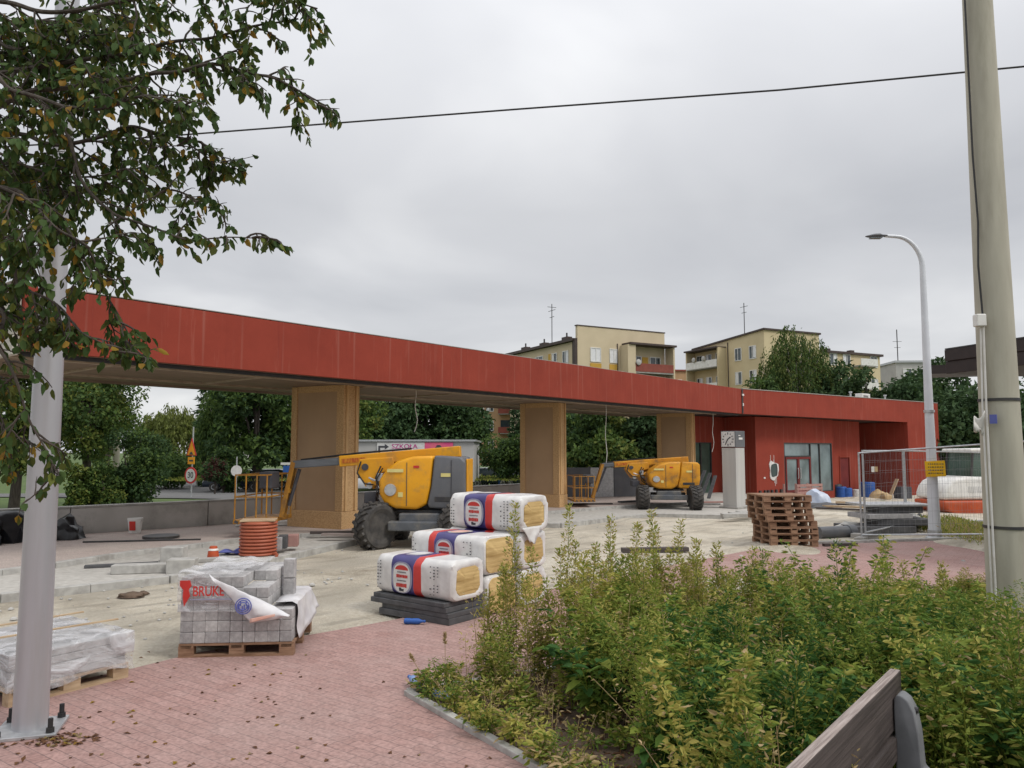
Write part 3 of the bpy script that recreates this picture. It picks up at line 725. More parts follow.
    m = MB(); m.beam((-1.2, -.17, 1.3), (-.6, -.17, 1.55), .07, .09); m.build('link_arm', Y2m, t, bevel=.01)
    m = MB(); m.beam((-1.22, .17, 1.3), (-.6, .17, 1.5), .07, .09); m.build('link_arm', Y2m, t, bevel=.01)
    m = MB(); m.cyl((-1.25, -.19, 1.28), (-1.25, .19, 1.28), .07, n=16); m.build('pivot_pin', 'galv', t, smooth=True)
    m = MB(); m.tube([(-1.28, -.1, 1.45), (-.8, -.12, 1.22)], .045, 10); m.build('hydraulic_ram', 'galv', t, smooth=True)
    m = MB()
    m.tube([(-1.0, -.2, 1.7), (-1.1, -.26, 1.45), (-.95, -.25, 1.15), (-.6, -.2, 1.0)], .02, 6); m.build('hose', 'black', t, smooth=True)
    m = MB(); m.box((-1.22, -.1, 1.02), (.26, .3, .24)); m.build('battery_box', 'ink', t, bevel=.02)
    # booms
    m = MB(); m.beam((.72, 0, 2.02), (-1.95, 0, 1.80), .24, .24, 0); bo = m.build('main_boom', Y2m, t, bevel=.02)
    m = MB(); m.box((-1.62, -.128, 1.825), (.52, .01, .10), rot=Matrix.Rotation(-.08, 3, 'Y'))
    for k in range(8): pass
    m.build('name_strip', 'orange_print', bo)
    m = MB(); m.beam((-1.9, 0, 1.805), (jib_top[0], 0, jib_top[1]), .17, .17); m.build('boom_extension', 'boomgrey', t, bevel=.015)
    m = MB(); m.tube([(-.4, .18, 2.08), (-1.6, .18, 1.98), (jib_top[0]+.1, .13, jib_top[1]+.1)], .022, 6); m.build('hose', 'black', t, smooth=True)
    m = MB(); jt = Vector((jib_top[0], 0, jib_top[1])); jb = Vector((jib_bot[0], 0, jib_bot[1]))
    m.beam(jt+Vector((0, -.09, .05)), jb+Vector((0, -.09, 0)), .04, .10); m.beam(jt+Vector((0, .09, .05)), jb+Vector((0, .09, 0)), .04, .10)
    m.box((jt+jb)/2, (.1, .2, .1)); jo = m.build('jib', 'yellow_dull', t, bevel=.008)
    m = MB(); m.tube([jt+Vector((.12, 0, -.1)), jb+Vector((.14, 0, .25))], .04, 10); m.build('jib_ram', 'ink', jo, smooth=True)
    # basket
    bx, bz = jib_bot[0]-.42, jib_bot[1]-.04
    b = MB(); b.box((bx, 0, bz), (.72, 1.6, .09)); ba = b.build('basket_floor', 'yellow_dull', t, bevel=.01)
    m = MB()
    for k in range(5): m.box((bx-.28+k*.14, -.803, bz), (.08, .012, .05), rot=Matrix.Rotation(.5, 3, 'Y'))
    m.build('hazard_stripe', 'ink', ba)
    for x in (-.34, -.11, .12, .34):
        for y in (-.76, .76):
            MB().tube([(bx+x, y, bz+.04), (bx+x, y, bz+.98)], .017, 8).build('basket_post', 'yellow_dull', t, smooth=True)
    for z in (.98, .52):
        q = .345; MB().tube([(bx-q, -.76, bz+z), (bx+q, -.76, bz+z), (bx+q, .76, bz+z), (bx-q, .76, bz+z), (bx-q, -.76, bz+z)], .016, 8).build('basket_rail', 'yellow_dull', t, smooth=True)
    m = MB(); m.box((bx+.22, -.3, bz+.86), (.28, .5, .36)); cbx = m.build('control_box', 'ink', t, bevel=.03)
    return t
M['paint_label'] = plain('label_sticker', (.70, .62, .25), (.62, .54, .2), 4, .5)
M['orange_print'] = plain('dark_red_print', (.36, .05, .015), (.62, .25, .015), 9, .5, stretch=(6, 1, 1))
L1 = make_lift('boom_lift', 'large yellow boom lift with grey rear cover behind the wrapped insulation packs', 'yellow', 'yellow', 'cover_grey', (-1.84, 16.95, .0), R(-3), R(86), (-2.98, 1.73), (-3.22, .58), steer=R(-32))
L2 = make_lift('boom_lift', 'smaller looking all yellow boom lift parked beside the farthest pier', 'yellow2', 'yellow2', 'yellow2', (5.28, 26.2, .12), R(6), R(74), (-2.35, 1.78), (-2.72, .40), (.96, .96, .80), steer=R(8))

# ================================================================ MINERAL WOOL PACKS
def rrect(w, h, r, n=5):
    pts = []
    for cx, cz, a0 in ((w/2-r, h-r, 0), (-w/2+r, h-r, 90), (-w/2+r, r, 180), (w/2-r, r, 270)):
        for k in range(n+1):
            a = R(a0+90*k/n); pts.append((cx+r*math.cos(a), cz+r*math.sin(a)))
    return pts
PL, PW, PH = 1.28, .6, .47
def make_pack(label, flip, loc, rz, seed, torn=False, group='wrapped insulation packs'):
    rs = random.Random(seed)
    t = thing('insulation_pack', label, 'insulation pack', loc, rz, group)
    sec = rrect(PW, PH, .11, 6); n = len(sec)
    bands = [(0, .22, 0), (.22, .52, 1), (.52, .62, 2), (.62, 1, 0)]
    if flip: bands = [(0, .25, 0), (.25, .34, 2), (.34, .62, 1), (.62, 1, 0)]
    st = []                                        # (x, scale, material)
    st += [(.03, .55, 0), (.005, .86, 0), (.0, .93, 0), (.02, .985, 0)]
    for a, b, mi in bands:
        k = max(1, round((b-a)*10))
        for i in range(k): st.append((max(.045, a+(b-a)*i/k), 1, mi))
        st.append((min(.965, b-.0005), 1, mi))
    st += [(.98, .985, 0), (.997, .93, 0), (1.003, .84, 0), (1.0, .76, 0), (.992, .71, 0)]
    m = MB(); ph = [rs.uniform(0, 6) for _ in range(6)]
    for i, (x, sc, mi) in enumerate(st):
        for j, (y, z) in enumerate(sec):
            cz = PH*(.5 if x < .5 else .47)
            wob = 1+.016*math.sin(x*9+j*.6+ph[0])+.012*math.sin(x*23+j*1.7+ph[1])+.03*mn.noise((x*7+seed, y*9, z*9))
            if i > len(st)-5: wob += .05*math.sin(j*.9+ph[2])+.03*math.sin(j*2.3+ph[3])
            if i > len(st)-5:
                an = math.atan2((z-cz)/PH, y/PW); bl_ = min(1, max(0, (.95-sc)/.2)); y = y*(1-bl_)+bl_*PW*.56*math.cos(an); z = z*(1-bl_)+bl_*(cz+PH*.55*math.sin(an))
            yy, zz = y*sc*wob, cz+(z-cz)*sc*(wob if z > .1 else 1)
            m.v.append(((x-.5)*PL, yy, max(0, zz)))
    for i in range(len(st)-1):
        for j in range(n):
            a = i*n+j; b = i*n+(j+1) % n
            m.f.append((a, b, b+n, a+n)); m.m.append(st[i][2] if st[i][2] == st[i+1][2] else 0)
    m.f.append(tuple(range(n))); m.m.append(0)
    wr = m.build('wrapper', ['wrapwhite', 'wrapblue', 'wrapred'], t, smooth=True)
    # wool face bulging in the open end
    m = MB()
    tq = 1.0 if torn else .86
    cs = [(.5*PL-.05, 1.0), (.5*PL-.022, .86*tq), (.5*PL+(.012 if torn else -.004), .84*tq), (.5*PL+(.028 if torn else .002), .6), (.5*PL+(.034 if torn else .004), .3)]
    for x, sc in cs[1:]:
        for y, z in sec:
            if not torn:
                an = math.atan2((z-PH*.47)/PH, y/PW); y, z = PW*.56*math.cos(an)*.8+.2*y, (PH*.47+PH*.55*math.sin(an))*.8+.2*z
            m.v.append((x+rs.uniform(-.007, .007), y*sc*(1.04 if torn else .99), PH*.47+(z-PH*.47)*sc*(1.05 if torn else 1)))
    for i in range(len(cs)-2):
        for j in range(n):
            a = i*n+j; b = i*n+(j+1) % n; m.f.append((a, b, b+n, a+n)); m.m.append(0)
    m.f.append(tuple(range((len(cs)-2)*n, (len(cs)-1)*n))); m.m.append(0)
    m.build('wool_core', 'wool', t, smooth=True)
    # printing on the side: oval emblem, lettering rows, tick columns
    bl = bands[2] if flip else bands[1]
    ex = ((bl[0]+bl[1])/2-.5)*PL; ew = (bl[1]-bl[0])*PL
    def oval(cx, cz, rx, rz_, y, k=26, p=2.6):
        return [(cx+rx*math.copysign(abs(math.cos(2*math.pi*i/k))**(2/p), math.cos(2*math.pi*i/k)), y, cz+rz_*math.copysign(abs(math.sin(2*math.pi*i/k))**(2/p), math.sin(2*math.pi*i/k))) for i in range(k)]
    def disc(cx, cz, rx, rz_, y): p = oval(cx, cz, rx, rz_, y); return p, [tuple(range(len(p)))]
    yf = -PW/2-.009
    m = MB(); m.add(*disc(ex, PH*.47, ew*.46, PH*.40, yf)); rg = m.build('emblem_ring', 'wrapgrey', t)
    m = MB(); m.add(*disc(ex, PH*.46, ew*.385, PH*.37, yf-.004)); em = m.build('emblem', 'wrapwhite', t)
    rm = MB(); k = 12; zc = PH*.66
    top = [(ex+ew*.29*math.cos(math.pi*i/k), yf-.007, zc+PH*.12*math.sin(math.pi*i/k)) for i in range(k+1)]
    rm.add(top, [tuple(range(len(top)))]); rm.build('red_arc', 'wrapred', em); rm = MB()
    for zr, hh in ((.50, .085), (.27, .10)):
        x = ex-ew*.23
        while x < ex+ew*.22:
            wd = rs.uniform(.016, .03); rm.box((x+wd/2, yf-.007, PH*zr), (wd, .003, PH*hh*rs.uniform(.8, 1)))
            x += wd+.006
        rm.build('red_lettering', 'wrapred', em); rm = MB()
    gm = MB()
    for zr in (.60, .385):
        for q in range(9): gm.box((ex-ew*.18+q*ew*.045, yf-.006, PH*zr), (.009, .002, .014))
    gm.box((ex, yf-.006, PH*.15), (ew*.2, .002, PH*.06)); gm.box((ex-ew*.06, yf-.006, PH*.18), (ew*.1, .002, PH*.05))
    gm.build('small_lettering', 'ink', em)
    tm = MB()
    for x, dens in ((-.46, 9), (-.425, 9), (.29, 10), (.335, 10), (.245, 6)):
        if -.3+0 < x*PL < .0: continue
        for q in range(dens):
            if rs.random() < .85: tm.box((x*PL, yf-.002, .07+(PH-.15)*q/(dens-1)), (rs.uniform(.012, .026), .003, rs.uniform(.008, .016)))
    tm.build('printed_ticks', 'ink', t)
    # the print continues over the top of the pack
    m = MB(); p = oval(ex, 0, ew*.36, PW*.30, 0); m.add([(x, z, PH+.006) for x, y, z in p], [tuple(range(len(p)))]); tr = m.build('top_emblem', 'wrapgrey' if not flip else 'wrapwhite', t)
    m = MB(); m.add([(ex+(x-ex)*.8, z*.75, PH+.009) for x, y, z in p], [tuple(range(len(p)))]); m.build('top_print', 'wrapwhite' if not flip else 'salmon_print', tr)
    if torn is None:
        def flapfn(u, v):
            return (PL/2+.012+.03*v+.02*math.sin(u*7+v*5)*v, (u-.5)*.40*(1-.75*v)-.08, .06-.20*v+.02*math.sin(u*11)*v)
        MB().grid(flapfn, 10, 8).build('torn_flap', 'wrapwhite', t, smooth=True, solid=.004)
    # strap
    sp = MB(); q = [(x*1.012, max(-.001, .23+(z-.23)*1.012)) for x, z in sec]
    return t
M['salmon_print'] = plain('salmon_print', (.72, .36, .27), (.76, .5, .42), 5, .4)
AW = R(-37.7); ux, uy = math.cos(AW), math.sin(AW); vx, vy = -uy, ux
def packpos(row, z): # near corner of row 0 on the plan
    c = Vector((-.70, 9.06, 0)); o = c+Vector((vx, vy, 0))*(.63*row)+Vector((ux, uy, 0))*(-PL/2)+Vector((vx, vy, 0))*(PW/2); o.z = z; return o
zb = .034
# stack of grey boards under the front pack
bz = zb
for k, (lab, dxx, rr, L_, W_, T_) in enumerate((('lowest grey foam board under the front pack, lying on the paving', .05, .02, 1.15, .68, .075),
        ('second grey foam board from the bottom under the front pack', .07, -.01, 1.12, .66, .055),
        ('third grey foam board of the pile, jutting out at its left end', -.04, .015, 1.26, .70, .06),
        ('topmost grey foam board directly beneath the front pack', -.03, -.015, 1.22, .68, .05))):
    p = packpos(0, bz+T_/2)+Vector((ux, uy, 0))*dxx
    tag(MB().box((0, 0, 0), (L_, W_, T_)).build('foam_board', 'slabgrey', loc=p, rz=AW+rr, bevel=.006), lab, 'foam board', 'grey boards under the front pack'); bz += T_+.002
make_pack('front wrapped insulation pack on the grey boards, blue and red bands', False, packpos(0, bz), AW, 1)
make_pack('lower wrapped insulation pack of the middle stack, end wool showing', True, packpos(1, zb), AW+R(1), 2, True)
make_pack('upper wrapped insulation pack of the middle stack, red band left of blue', True, packpos(1, zb+PH+.005)+Vector((-.02, .02, 0)), AW-R(1), 3, True)
make_pack('bottom wrapped insulation pack of the rear three high stack', False, packpos(2, zb)+Vector((.03, .03, 0)), AW, 4)
make_pack('middle wrapped insulation pack of the rear three high stack', False, packpos(2, zb+PH+.005)+Vector((.03, .0, 0)), AW+R(1), 5)
make_pack('top wrapped insulation pack of the rear stack, highest of all', False, packpos(2, zb+2*PH+.01)+Vector((.06, -.02, 0)), AW-R(2), 6, None)
def bottle(label, loc, rz, mat):
    t = thing('plastic_bottle', label, 'bottle', loc, rz)
    MB().lathe([(.02, 0), (.033, .01), (.034, .06), (.030, .09), (.034, .12), (.034, .17), (.014, .215), (.014, .23)], 14, axis='X').build('body', mat, t, smooth=True)
    MB().lathe([(.016, .232), (.016, .252)], 12, axis='X').build('cap', 'blue', t, smooth=True)
p = at(404, 621, .07); bottle('blue plastic bottle lying beside the grey foam boards', (p.x, p.y, .07), R(-5), 'blue')
p = at(423, 683, .11); bottle('crumpled pale blue bottle at the tip of the planter', (p.x-.02, p.y, .10), R(120), 'bluebag')
p = at(434, 692, .1); bottle('pale blue bottle lying on the planter kerb under dry weeds', (p.x, p.y, .10), R(-40), 'bluebag')

# ================================================================ WRAPPED PALLET OF PAVING BLOCKS
def pallet_parts(t, L=1.2, W=1.0, H=.14, mat='woodpallet', full=True):
    m = MB()
    for k in range(6): m.box((L/2, W*(k+.5)/6, H-.011), (L, W/6-.02, .022))
    m.build('top_deck', mat, t)
    for k in range(3):
        MB().box((L/2, .05+(W-.1)*k/2, .011), (L, .1, .022)).build('bottom_board', mat, t)
        for q in range(3): MB().box((.07+(L-.14)*q/2, .05+(W-.1)*k/2, H/2), (.14, .1, H-.046)).build('block', mat, t)
        MB().box((.07+(L-.14)*k/2, W/2, H-.034), (.1, W, .022)).build('stringer', mat, t)
def place(px, py, rz, z): return (px, py, z)
bp = Vector((-3.25, 7.68, .034)); br = R(5)
pal = thing('wooden_pallet', 'dark wooden pallet under the torn open load of grey paving blocks', 'pallet', bp, br)
pallet_parts(pal, 1.10, 1.05, .13)
bmesh_block = MB().box((0, 0, 0), (.117, .196, .104)).build('paving_block', 'paving_block', bevel=.005, seg=1)
tag(bmesh_block, 'grey concrete paving block packed on the wrapped pallet', 'paving block', 'paving blocks packed on the wrapped pallet')
first = [True]
def put_block(x, y, z, rz=0.0, rx=0.0):
    c, s = math.cos(br), math.sin(br)
    o = bmesh_block if first[0] else bmesh_block.copy()
    if not first[0]: COL.objects.link(o)
    first[0] = False
    o.location = (bp.x+x*c-y*s, bp.y+x*s+y*c, bp.z+z); o.rotation_euler = (rx, 0, br+rz+random.uniform(-.025, .025))
    return o
nx_, ny_ = 9, 5
def filled(ix, iy, iz):
    if not (0 <= ix < nx_ and 0 <= iy < ny_ and iz >= 0): return False
    if iz < 3: return True
    if iz < 5: return ix < 7
    if iz == 5: return ix < 5 or (ix < 7 and iy >= 2)
    return False
for ix in range(nx_):
    for iy in range(ny_):
        for iz in range(6):
            if filled(ix, iy, iz) and (iy == 0 or ix == nx_-1 or not filled(ix+1, iy, iz) or not filled(ix, iy, iz+1) or not filled(ix, iy-1, iz) or (ix == 0 and iz > 2)):
                put_block(.065+ix*.1195, .105+iy*.2, .13+.054+iz*.1065)
for k, (lab, x, y, z) in enumerate((('lower of two upright paving blocks standing on the right ledge of the load', .93, .62, .13+.32+.105),
                        ('upper of two upright paving blocks standing on the right ledge of the load', .93, .62, .13+.32+.31))):
    o = put_block(x, y, z, 0, R(90)); o['label'] = lab
# film: hangs over the front left and is folded back along a diagonal
fm = thing('plastic_film', 'torn printed clear plastic film draped over the pallet of grey blocks', 'plastic film', bp, br)
def fold(u, v):   # u along x, v down the front
    x = -.015+1.02*u
    zt = .815; ztop = zt-.0*u
    lim = .81-.44*max(0, u-.20)/.80 if u > .20 else .81
    z = lim-(lim-.44 if u < .55 else lim-.46)*v if u < .55 else lim-(.10*(1-u)/.45+.02)*v
    return (x, -.022-.012*math.sin(u*17+v*4)-.010*math.sin(v*13+u*3)-.02*v*(u > .4), z)
m = MB().grid(fold, 44, 16); m.build('front_sheet', 'film', fm, smooth=True, solid=.003)
def flap(u, v):
    ex_, ez_ = .28+.79*u, .81-.41*u
    if u < .6: lx, lz = .31+.39*u/.6, .79-.46*u/.6
    else: lx, lz = .70+.36*(u-.6)/.4, .33+.06*(u-.6)/.4
    x, z = ex_*(1-v)+lx*v, ez_*(1-v)+lz*v
    wr_ = mn.noise((x*6, z*6, 2))*.03+mn.noise((x*15, z*15, 5))*.012
    return (x+wr_*.3, -.055-.045*math.sin(math.pi*v)*u-.02*v+wr_, z+wr_*.4)
m = MB().grid(flap, 36, 12); m.build('folded_flap', 'film_white', fm, smooth=True, solid=.003)
def topsheet(u, v):
    x = -.02+.62*u+.1*v; y = -.02+1.0*v
    return (x, y, .822+.012*math.sin(u*13+v*7)+.008*math.sin(v*21)+(.0 if v > .03 else -.01))
m = MB().grid(topsheet, 26, 26); m.build('top_sheet', 'film', fm, smooth=True, solid=.003)
def rightsheet(u, v):
    y = .12+.92*u; fold_ = mn.noise((y*5, v*2.5, 4))*.035*(.3+v)
    hang = .30+.07*math.sin(u*4.2+1)-.10*(1-u)*0
    if v < .3: return (.88+.21*v/.3, y+.03*v, .492+.006*math.sin(y*19)+fold_*.3)
    k = (v-.3)/.7
    return (1.092+.03*k+.05*k*k*u+fold_, y+.05*k, .487-hang*k+.02*math.sin(u*7)*k)
m = MB().grid(rightsheet, 30, 12); m.build('side_sheet', 'film_white', fm, smooth=True, solid=.003)
m = MB().grid(lambda u, v: (.80+.29*u, .15+.85*v, .482+.01*math.sin(v*17+u*9)), 8, 20)
text('BRUKE', .135, 'red_lettering', 'wrapred', fm, (.285, -.058, .64), (R(90), 0, 0), sx=.74)
m = MB(); m.prism([(.015, .75), (.11, .75), (.125, .70), (.10, .66), (.115, .60), (.08, .54), (.06, .50), (.045, .60), (.05, .66), (.015, .70)], -.066, -.060); m.build('red_logo', 'wrapred', fm)
m = MB(); m.box((.34, -.056, .565), (.46, .003, .010)); m.build('printed_line', 'wrapgrey', fm)
for k in range(3):
    pts = [(.64+.075*math.cos(a)*(1-.25*k), -.135-.004*k, .51+.075*math.sin(a)*(1-.25*k)) for a in np.linspace(0, 2*math.pi, 18)]
    MB().tube(pts, .006, 5).build('blue_emblem', 'blueprint', fm)
m = MB()
for k in range(6): m.box((.595+k*.018, -.138, .51+.03*math.sin(k*2)), (.012, .004, .05))
m.build('blue_emblem', 'blueprint', fm)
m = MB(); m.grid(lambda u, v: (.70+.24*u, -.118-.012*u, .385+.045*u-.04*v*(1-u*.4)), 8, 4); m.build('pink_print', 'salmon_print', fm, smooth=True, solid=.002)
m = MB()
for k in range(4): m.tube([(1.15+.01*math.sin(k), .25+k*.12, .40), (1.17, .27+k*.12, .30), (1.16, .30+k*.12, .2)], .008, 5)
# ================================================================ STACK OF WOODEN PALLETS
sp = at(769, 547.5, .034); sr = R(4)
proto = None
labs = ['bottom wooden pallet of the tall empty stack by the planter', 'second wooden pallet from the bottom of the tall empty stack', 'third wooden pallet from the bottom of the tall empty stack',
        'fourth wooden pallet from the bottom of the tall empty stack', 'fifth wooden pallet from the bottom, at the crooked step of the stack', 'third wooden pallet from the top of the tall empty stack',
        'second wooden pallet from the top of the tall empty stack', 'topmost pale wooden pallet of the tall empty stack']
for k, lab in enumerate(labs):
    off = [.05, .06, .04, .05, -.03, -.06, -.07, -.08][k]; rr = [.02, 0, -.015, .01, .03, .0, .02, -.01][k]
    loc = (sp.x+off, sp.y+[0, .02, .0, .03, -.03, 0, .02, -.02][k], .034+k*.134)
    if proto is None:
        proto = thing('wooden_pallet', lab, 'pallet', loc, sr+rr, 'empty pallets stacked by the planter'); pallet_parts(proto, 1.02, 1.0, .132)
    else: dup(proto, loc, sr+rr, lab)

# ================================================================ FILM WRAPPED SLAB PALLET AT THE LEFT
F = at(8, 708, .034); er = math.atan2(.8, .52)
lp = thing('wooden_pallet', 'wooden pallet under the film wrapped load beside the galvanised pole', 'pallet', (F.x, F.y, .034), er)
pallet_parts(lp, .98, 1.25, .13, 'woodpale')
sl = []
for k in range(4):
    o = thing('concrete_slab', ['lowest', 'second lowest', 'second highest', 'highest'][k]+' grey concrete slab layer inside the film by the galvanised pole', 'slab', (F.x, F.y, .166+k*.062), er, 'slabs wrapped on the left pallet')
    for q in range(2): MB().box((.49, .32+q*.61, .03), (.94, .60, .058)).build('slab_piece', 'block', o, bevel=.006)
def drape(u, v):
    # u round three visible sides, v from top middle to bottom
    per = [(-.02, 1.27), (-.02, -.02), (1.0, -.02), (1.0, 1.27)]
    s = u*3; i = min(2, int(s)); f = s-i
    x = per[i][0]*(1-f)+per[i+1][0]*f; y = per[i][1]*(1-f)+per[i+1][1]*f
    n = mn.noise((x*4, y*4, v*3))*.02+mn.noise((x*11+3, y*11, v*7))*.012
    if v < .4:
        k = v/.4; cx, cy = .49, .62
        return (cx+(x-cx)*k, cy+(y-cy)*k, .425+n*.9-.015*k)
    k = (v-.4)/.6
    flare = 1+.03*k+n*1.2
    return (.49+(x-.49)*flare, .62+(y-.62)*flare, .41-.31*k+.025*k*math.sin(u*25)+n)
fo = tag(MB().grid(drape, 60, 26).build('plastic_film', 'film', smooth=True, solid=.003, loc=(F.x, F.y, .034), rz=er), 'crinkled clear film wrapped round the grey slabs beside the galvanised pole', 'plastic film')
for k, y in enumerate((.45, .95)):
    tag(MB().box((.49, y, .46), (1.0, .03, .012)).build('wooden_strip', 'woodpale', loc=(F.x, F.y, .034), rz=er+R(-8+k*5)), ['thin pale wooden strip lying across the wrapped slabs, nearer the camera', 'thin pale wooden strip lying across the wrapped slabs, farther back'][k], 'wooden strip', 'strips on the wrapped slabs')

# ================================================================ POLES, LAMP, WIRE
P = at(30, 728, .05); P = Vector((P.x, P.y, .034))
gp = thing('galvanised_pole', 'thick pale galvanised pole bolted to a base plate at the left', 'pole', P, R(18))
MB().tube([(0, 0, .025), (0, 0, 3), (0, 0, 8.5)], [.116, .096, .068], 28).build('shaft', 'steel_white', gp, smooth=True)
MB().box((0, 0, .0125), (.42, .42, .025)).build('base_plate', 'galv', gp, bevel=.004)
for sx in (-1, 1):
    for sy in (-1, 1):
        b = MB(); b.cyl((sx*.165, sy*.165, .025), (sx*.165, sy*.165, .055), .03, n=6); b.cyl((sx*.165, sy*.165, .05), (sx*.165, sy*.165, .12), .017, n=10); b.build('anchor_bolt', 'black', gp)
Q = Vector((5.50, 8.67, .03))
cpole = thing('concrete_pole', 'thick tapered concrete utility pole standing in weeds at the right', 'utility pole', Q)
MB().tube([(0, 0, 0), (0, 0, 4), (0, 0, 10)], [.225, .186, .130], 36).build('shaft', 'polegrey', cpole, smooth=True)
for z in (1.17, 2.58):
    r = .225-.0098*z+.002
    MB().lathe([(r+.0, z-.016), (r+.008, z-.016), (r+.008, z+.016), (r, z+.016)], 36).build('steel_band', 'dark_metal', cpole, smooth=True)
cond = MB(); cond.tube([(-.225, -.12, .0), (-.215, -.11, 2.5), (-.2, -.11, 3.42)], .012, 8); cond.tube([(-.255, -.10, .0), (-.245, -.09, 2.5), (-.225, -.1, 3.4)], .010, 8)
cond.build('conduit', 'white_paint', cpole, smooth=True)
MB().tube([(-.20, -.11, 3.5), (-.215, -.1, 4.1), (-.185, -.09, 4.6), (-.20, -.08, 5.4), (-.18, -.06, 9.0)], .011, 6).build('cable', 'black', cpole, smooth=True)
bxm = MB(); bxm.box((-.245, -.12, 3.47), (.11, .09, .14)); jb = bxm.build('junction_box', 'white_paint', cpole, bevel=.012)
MB().box((-.19, -.185, 2.36), (.07, .012, .10), rz=-.8).build('sticker', 'blueprint', cpole)
m = MB().grid(lambda u, v: (-.24-.12*u-.03*math.sin(v*3), -.12-.03*math.sin(u*6+v*4), 2.44-.24*v*(1-.5*u)-.08*u+.03*math.sin(u*9+v*3)), 8, 8); m.build('torn_rag', 'skinpaper', cpole, smooth=True, solid=.004)
br_ = thing('leaning_strut', 'slim pale metal strut leaning behind the concrete pole', 'strut', (6.22, 9.7, 0))
MB().tube([(.12, 0, 0), (-.10, 0, 3.0)], .028, 10).build('tube', 'galv', br_, smooth=True); MB().box((.12, 0, .02), (.2, .2, .04)).build('foot_plate', 'galv', br_)
LP = at(935, 538, .034)
lamp = thing('street_lamp', 'tall slim pale grey street lamp with a curved arm by the wire fence', 'street lamp', (LP.x, LP.y, .02))
ztop = 6.35
pts = [(0, 0, 0), (0, 0, 2.0), (0, 0, ztop)]; rad = [.135, .105, .062]
for k in range(1, 9):
    a = math.pi/2*k/8; pts.append((-.62+.62*math.cos(a), 0, ztop+.74*math.sin(a))); rad.append(.06-.0022*k)
pts.append((-.86, 0, ztop+.755)); rad.append(.036)
MB().tube(pts, rad, 20).build('mast', 'lamp_white', lamp, smooth=True)
m = MB(); m.lathe([(.0, .0), (.05, .02), (.07, .2), (.13, .32), (.12, .5), (.03, .78), (.0, .8)], 16, axis='X')
for i, (x, y, z) in enumerate(m.v): m.v[i] = (-.80-x*.66, y, ztop+.76+z*.42-.02*(x/.8))
lh = m.build('lamp_head', 'cover_grey', lamp, smooth=True)
MB().box((-1.08, 0, ztop+.70), (.26, .15, .02)).build('lens', 'glass_dusty', lh)
MB().lathe([(.20, 0), (.20, .03), (.15, .06), (.15, .2)], 20).build('base_flange', 'galv', lamp, smooth=True)
m = MB(); m.lathe([(.108, 2.9), (.118, 2.9), (.118, 2.96), (.108, 2.96)], 20); m.build('clamp', 'galv', lamp, smooth=True)
ys = thing('warning_sign', 'yellow notice with small dark lettering fixed to the street lamp mast', 'sign', (LP.x-.01, LP.y-.17, 1.62))
MB().box((0, 0, 0), (.46, .012, .36), rot=Matrix.Rotation(-.04, 3, 'Y')).build('plate', 'signyellow', ys, bevel=.003)
m = MB()
rr = random.Random(3)
for r in range(4):
    x = -.17
    while x < .16:
        wd = rr.uniform(.015, .05); m.box((x+wd/2, -.0085, .11-.07*r), (wd, .003, .02)); x += wd+.018
m.build('small_lettering', 'ink', ys); MB().box((0, .03, 0), (.3, .05, .04)).build('bracket', 'galv', ys)
oh = [atY(-300, 165, 13), atY(100, 141, 12.2), atY(200, 133.5, 12), atY(520, 109, 11.3), atY(780, 90, 10.7), atY(1024, 66.5, 10.2), atY(1400, 20, 9.5)]
cat = []
for i in range(len(oh)-1):
    for k in range(6): cat.append(oh[i].lerp(oh[i+1], k/6))
wire = tag(MB().tube(cat, .0135, 6).build('overhead_cable', 'black', smooth=True), 'black overhead cable crossing the grey sky', 'cable')

# ================================================================ MESH FENCE PANELS
def fence(name, label, A, B, h=2.0, zb0=.05, zb1=.05):
    A = Vector(A); B = Vector(B); L = (B-A).length; t = thing(name, label, 'fence', (A.x, A.y, 0), math.atan2(B.y-A.y, B.x-A.x), 'temporary wire fence panels')
    z = lambda x: zb0+(zb1-zb0)*x/L
    for x in (0, L): MB().cyl((x, 0, z(x)-.03), (x, 0, z(x)+h), .022, n=10).build('post', 'galv', t, smooth=True)
    for q in (.12, h-.02): MB().cyl((0, 0, z(0)+q), (L, 0, z(L)+q), .019, n=8).build('rail', 'galv', t, smooth=True)
    m = MB()
    k = int(L/.11)
    for i in range(1, k):
        x = L*i/k; m.tube([(x, .01, z(x)+.12), (x, .01, z(x)+h-.02)], .0019, 3, cap=False)
    for q in (.35, .62, .9, 1.2, 1.5, 1.75): m.tube([(0, -.005, z(0)+q), (L, -.005, z(L)+q)], .0024, 3, cap=False)
    m.build('wire_mesh', 'fence_wire', t)
    for x in (0.02, L-.02): MB().box((x, 0, z(x)+.02), (.22, .62, .13)).build('fence_foot', 'concrete', t, bevel=.02)
    return t
fence('fence_panel', 'wire mesh fence panel between two grey posts left of the street lamp', (8.10, 17.85), (10.12, 20.0))
fence('fence_panel', 'wire mesh fence panel running behind the street lamp towards the concrete pole', (10.18, 20.05), (13.0, 21.4), 2.0, .05, .0)
fence('fence_panel', 'nearest wire mesh fence panel, rising towards the concrete pole', (7.98, 17.78), (10.5, 15.7), 2.0, .0, .25)
fence('fence_panel', 'wire mesh fence panel right of the concrete pole', (10.55, 15.66), (13.4, 14.6), 2.0, .25, .2)
ft = thing('paper_notice', 'small white and orange notice tied to the fence panel corner', 'notice', (8.40, 18.1, 1.60), R(44))
MB().box((.03, -.03, 0), (.16, .01, .13)).build('white_sheet', 'skinpaper', ft); MB().box((.22, -.03, 0), (.2, .012, .12)).build('orange_sheet', 'tan', ft)
MB().box((.1, -.02, .05), (.3, .012, .02)).build('cable_tie', 'ink', ft)

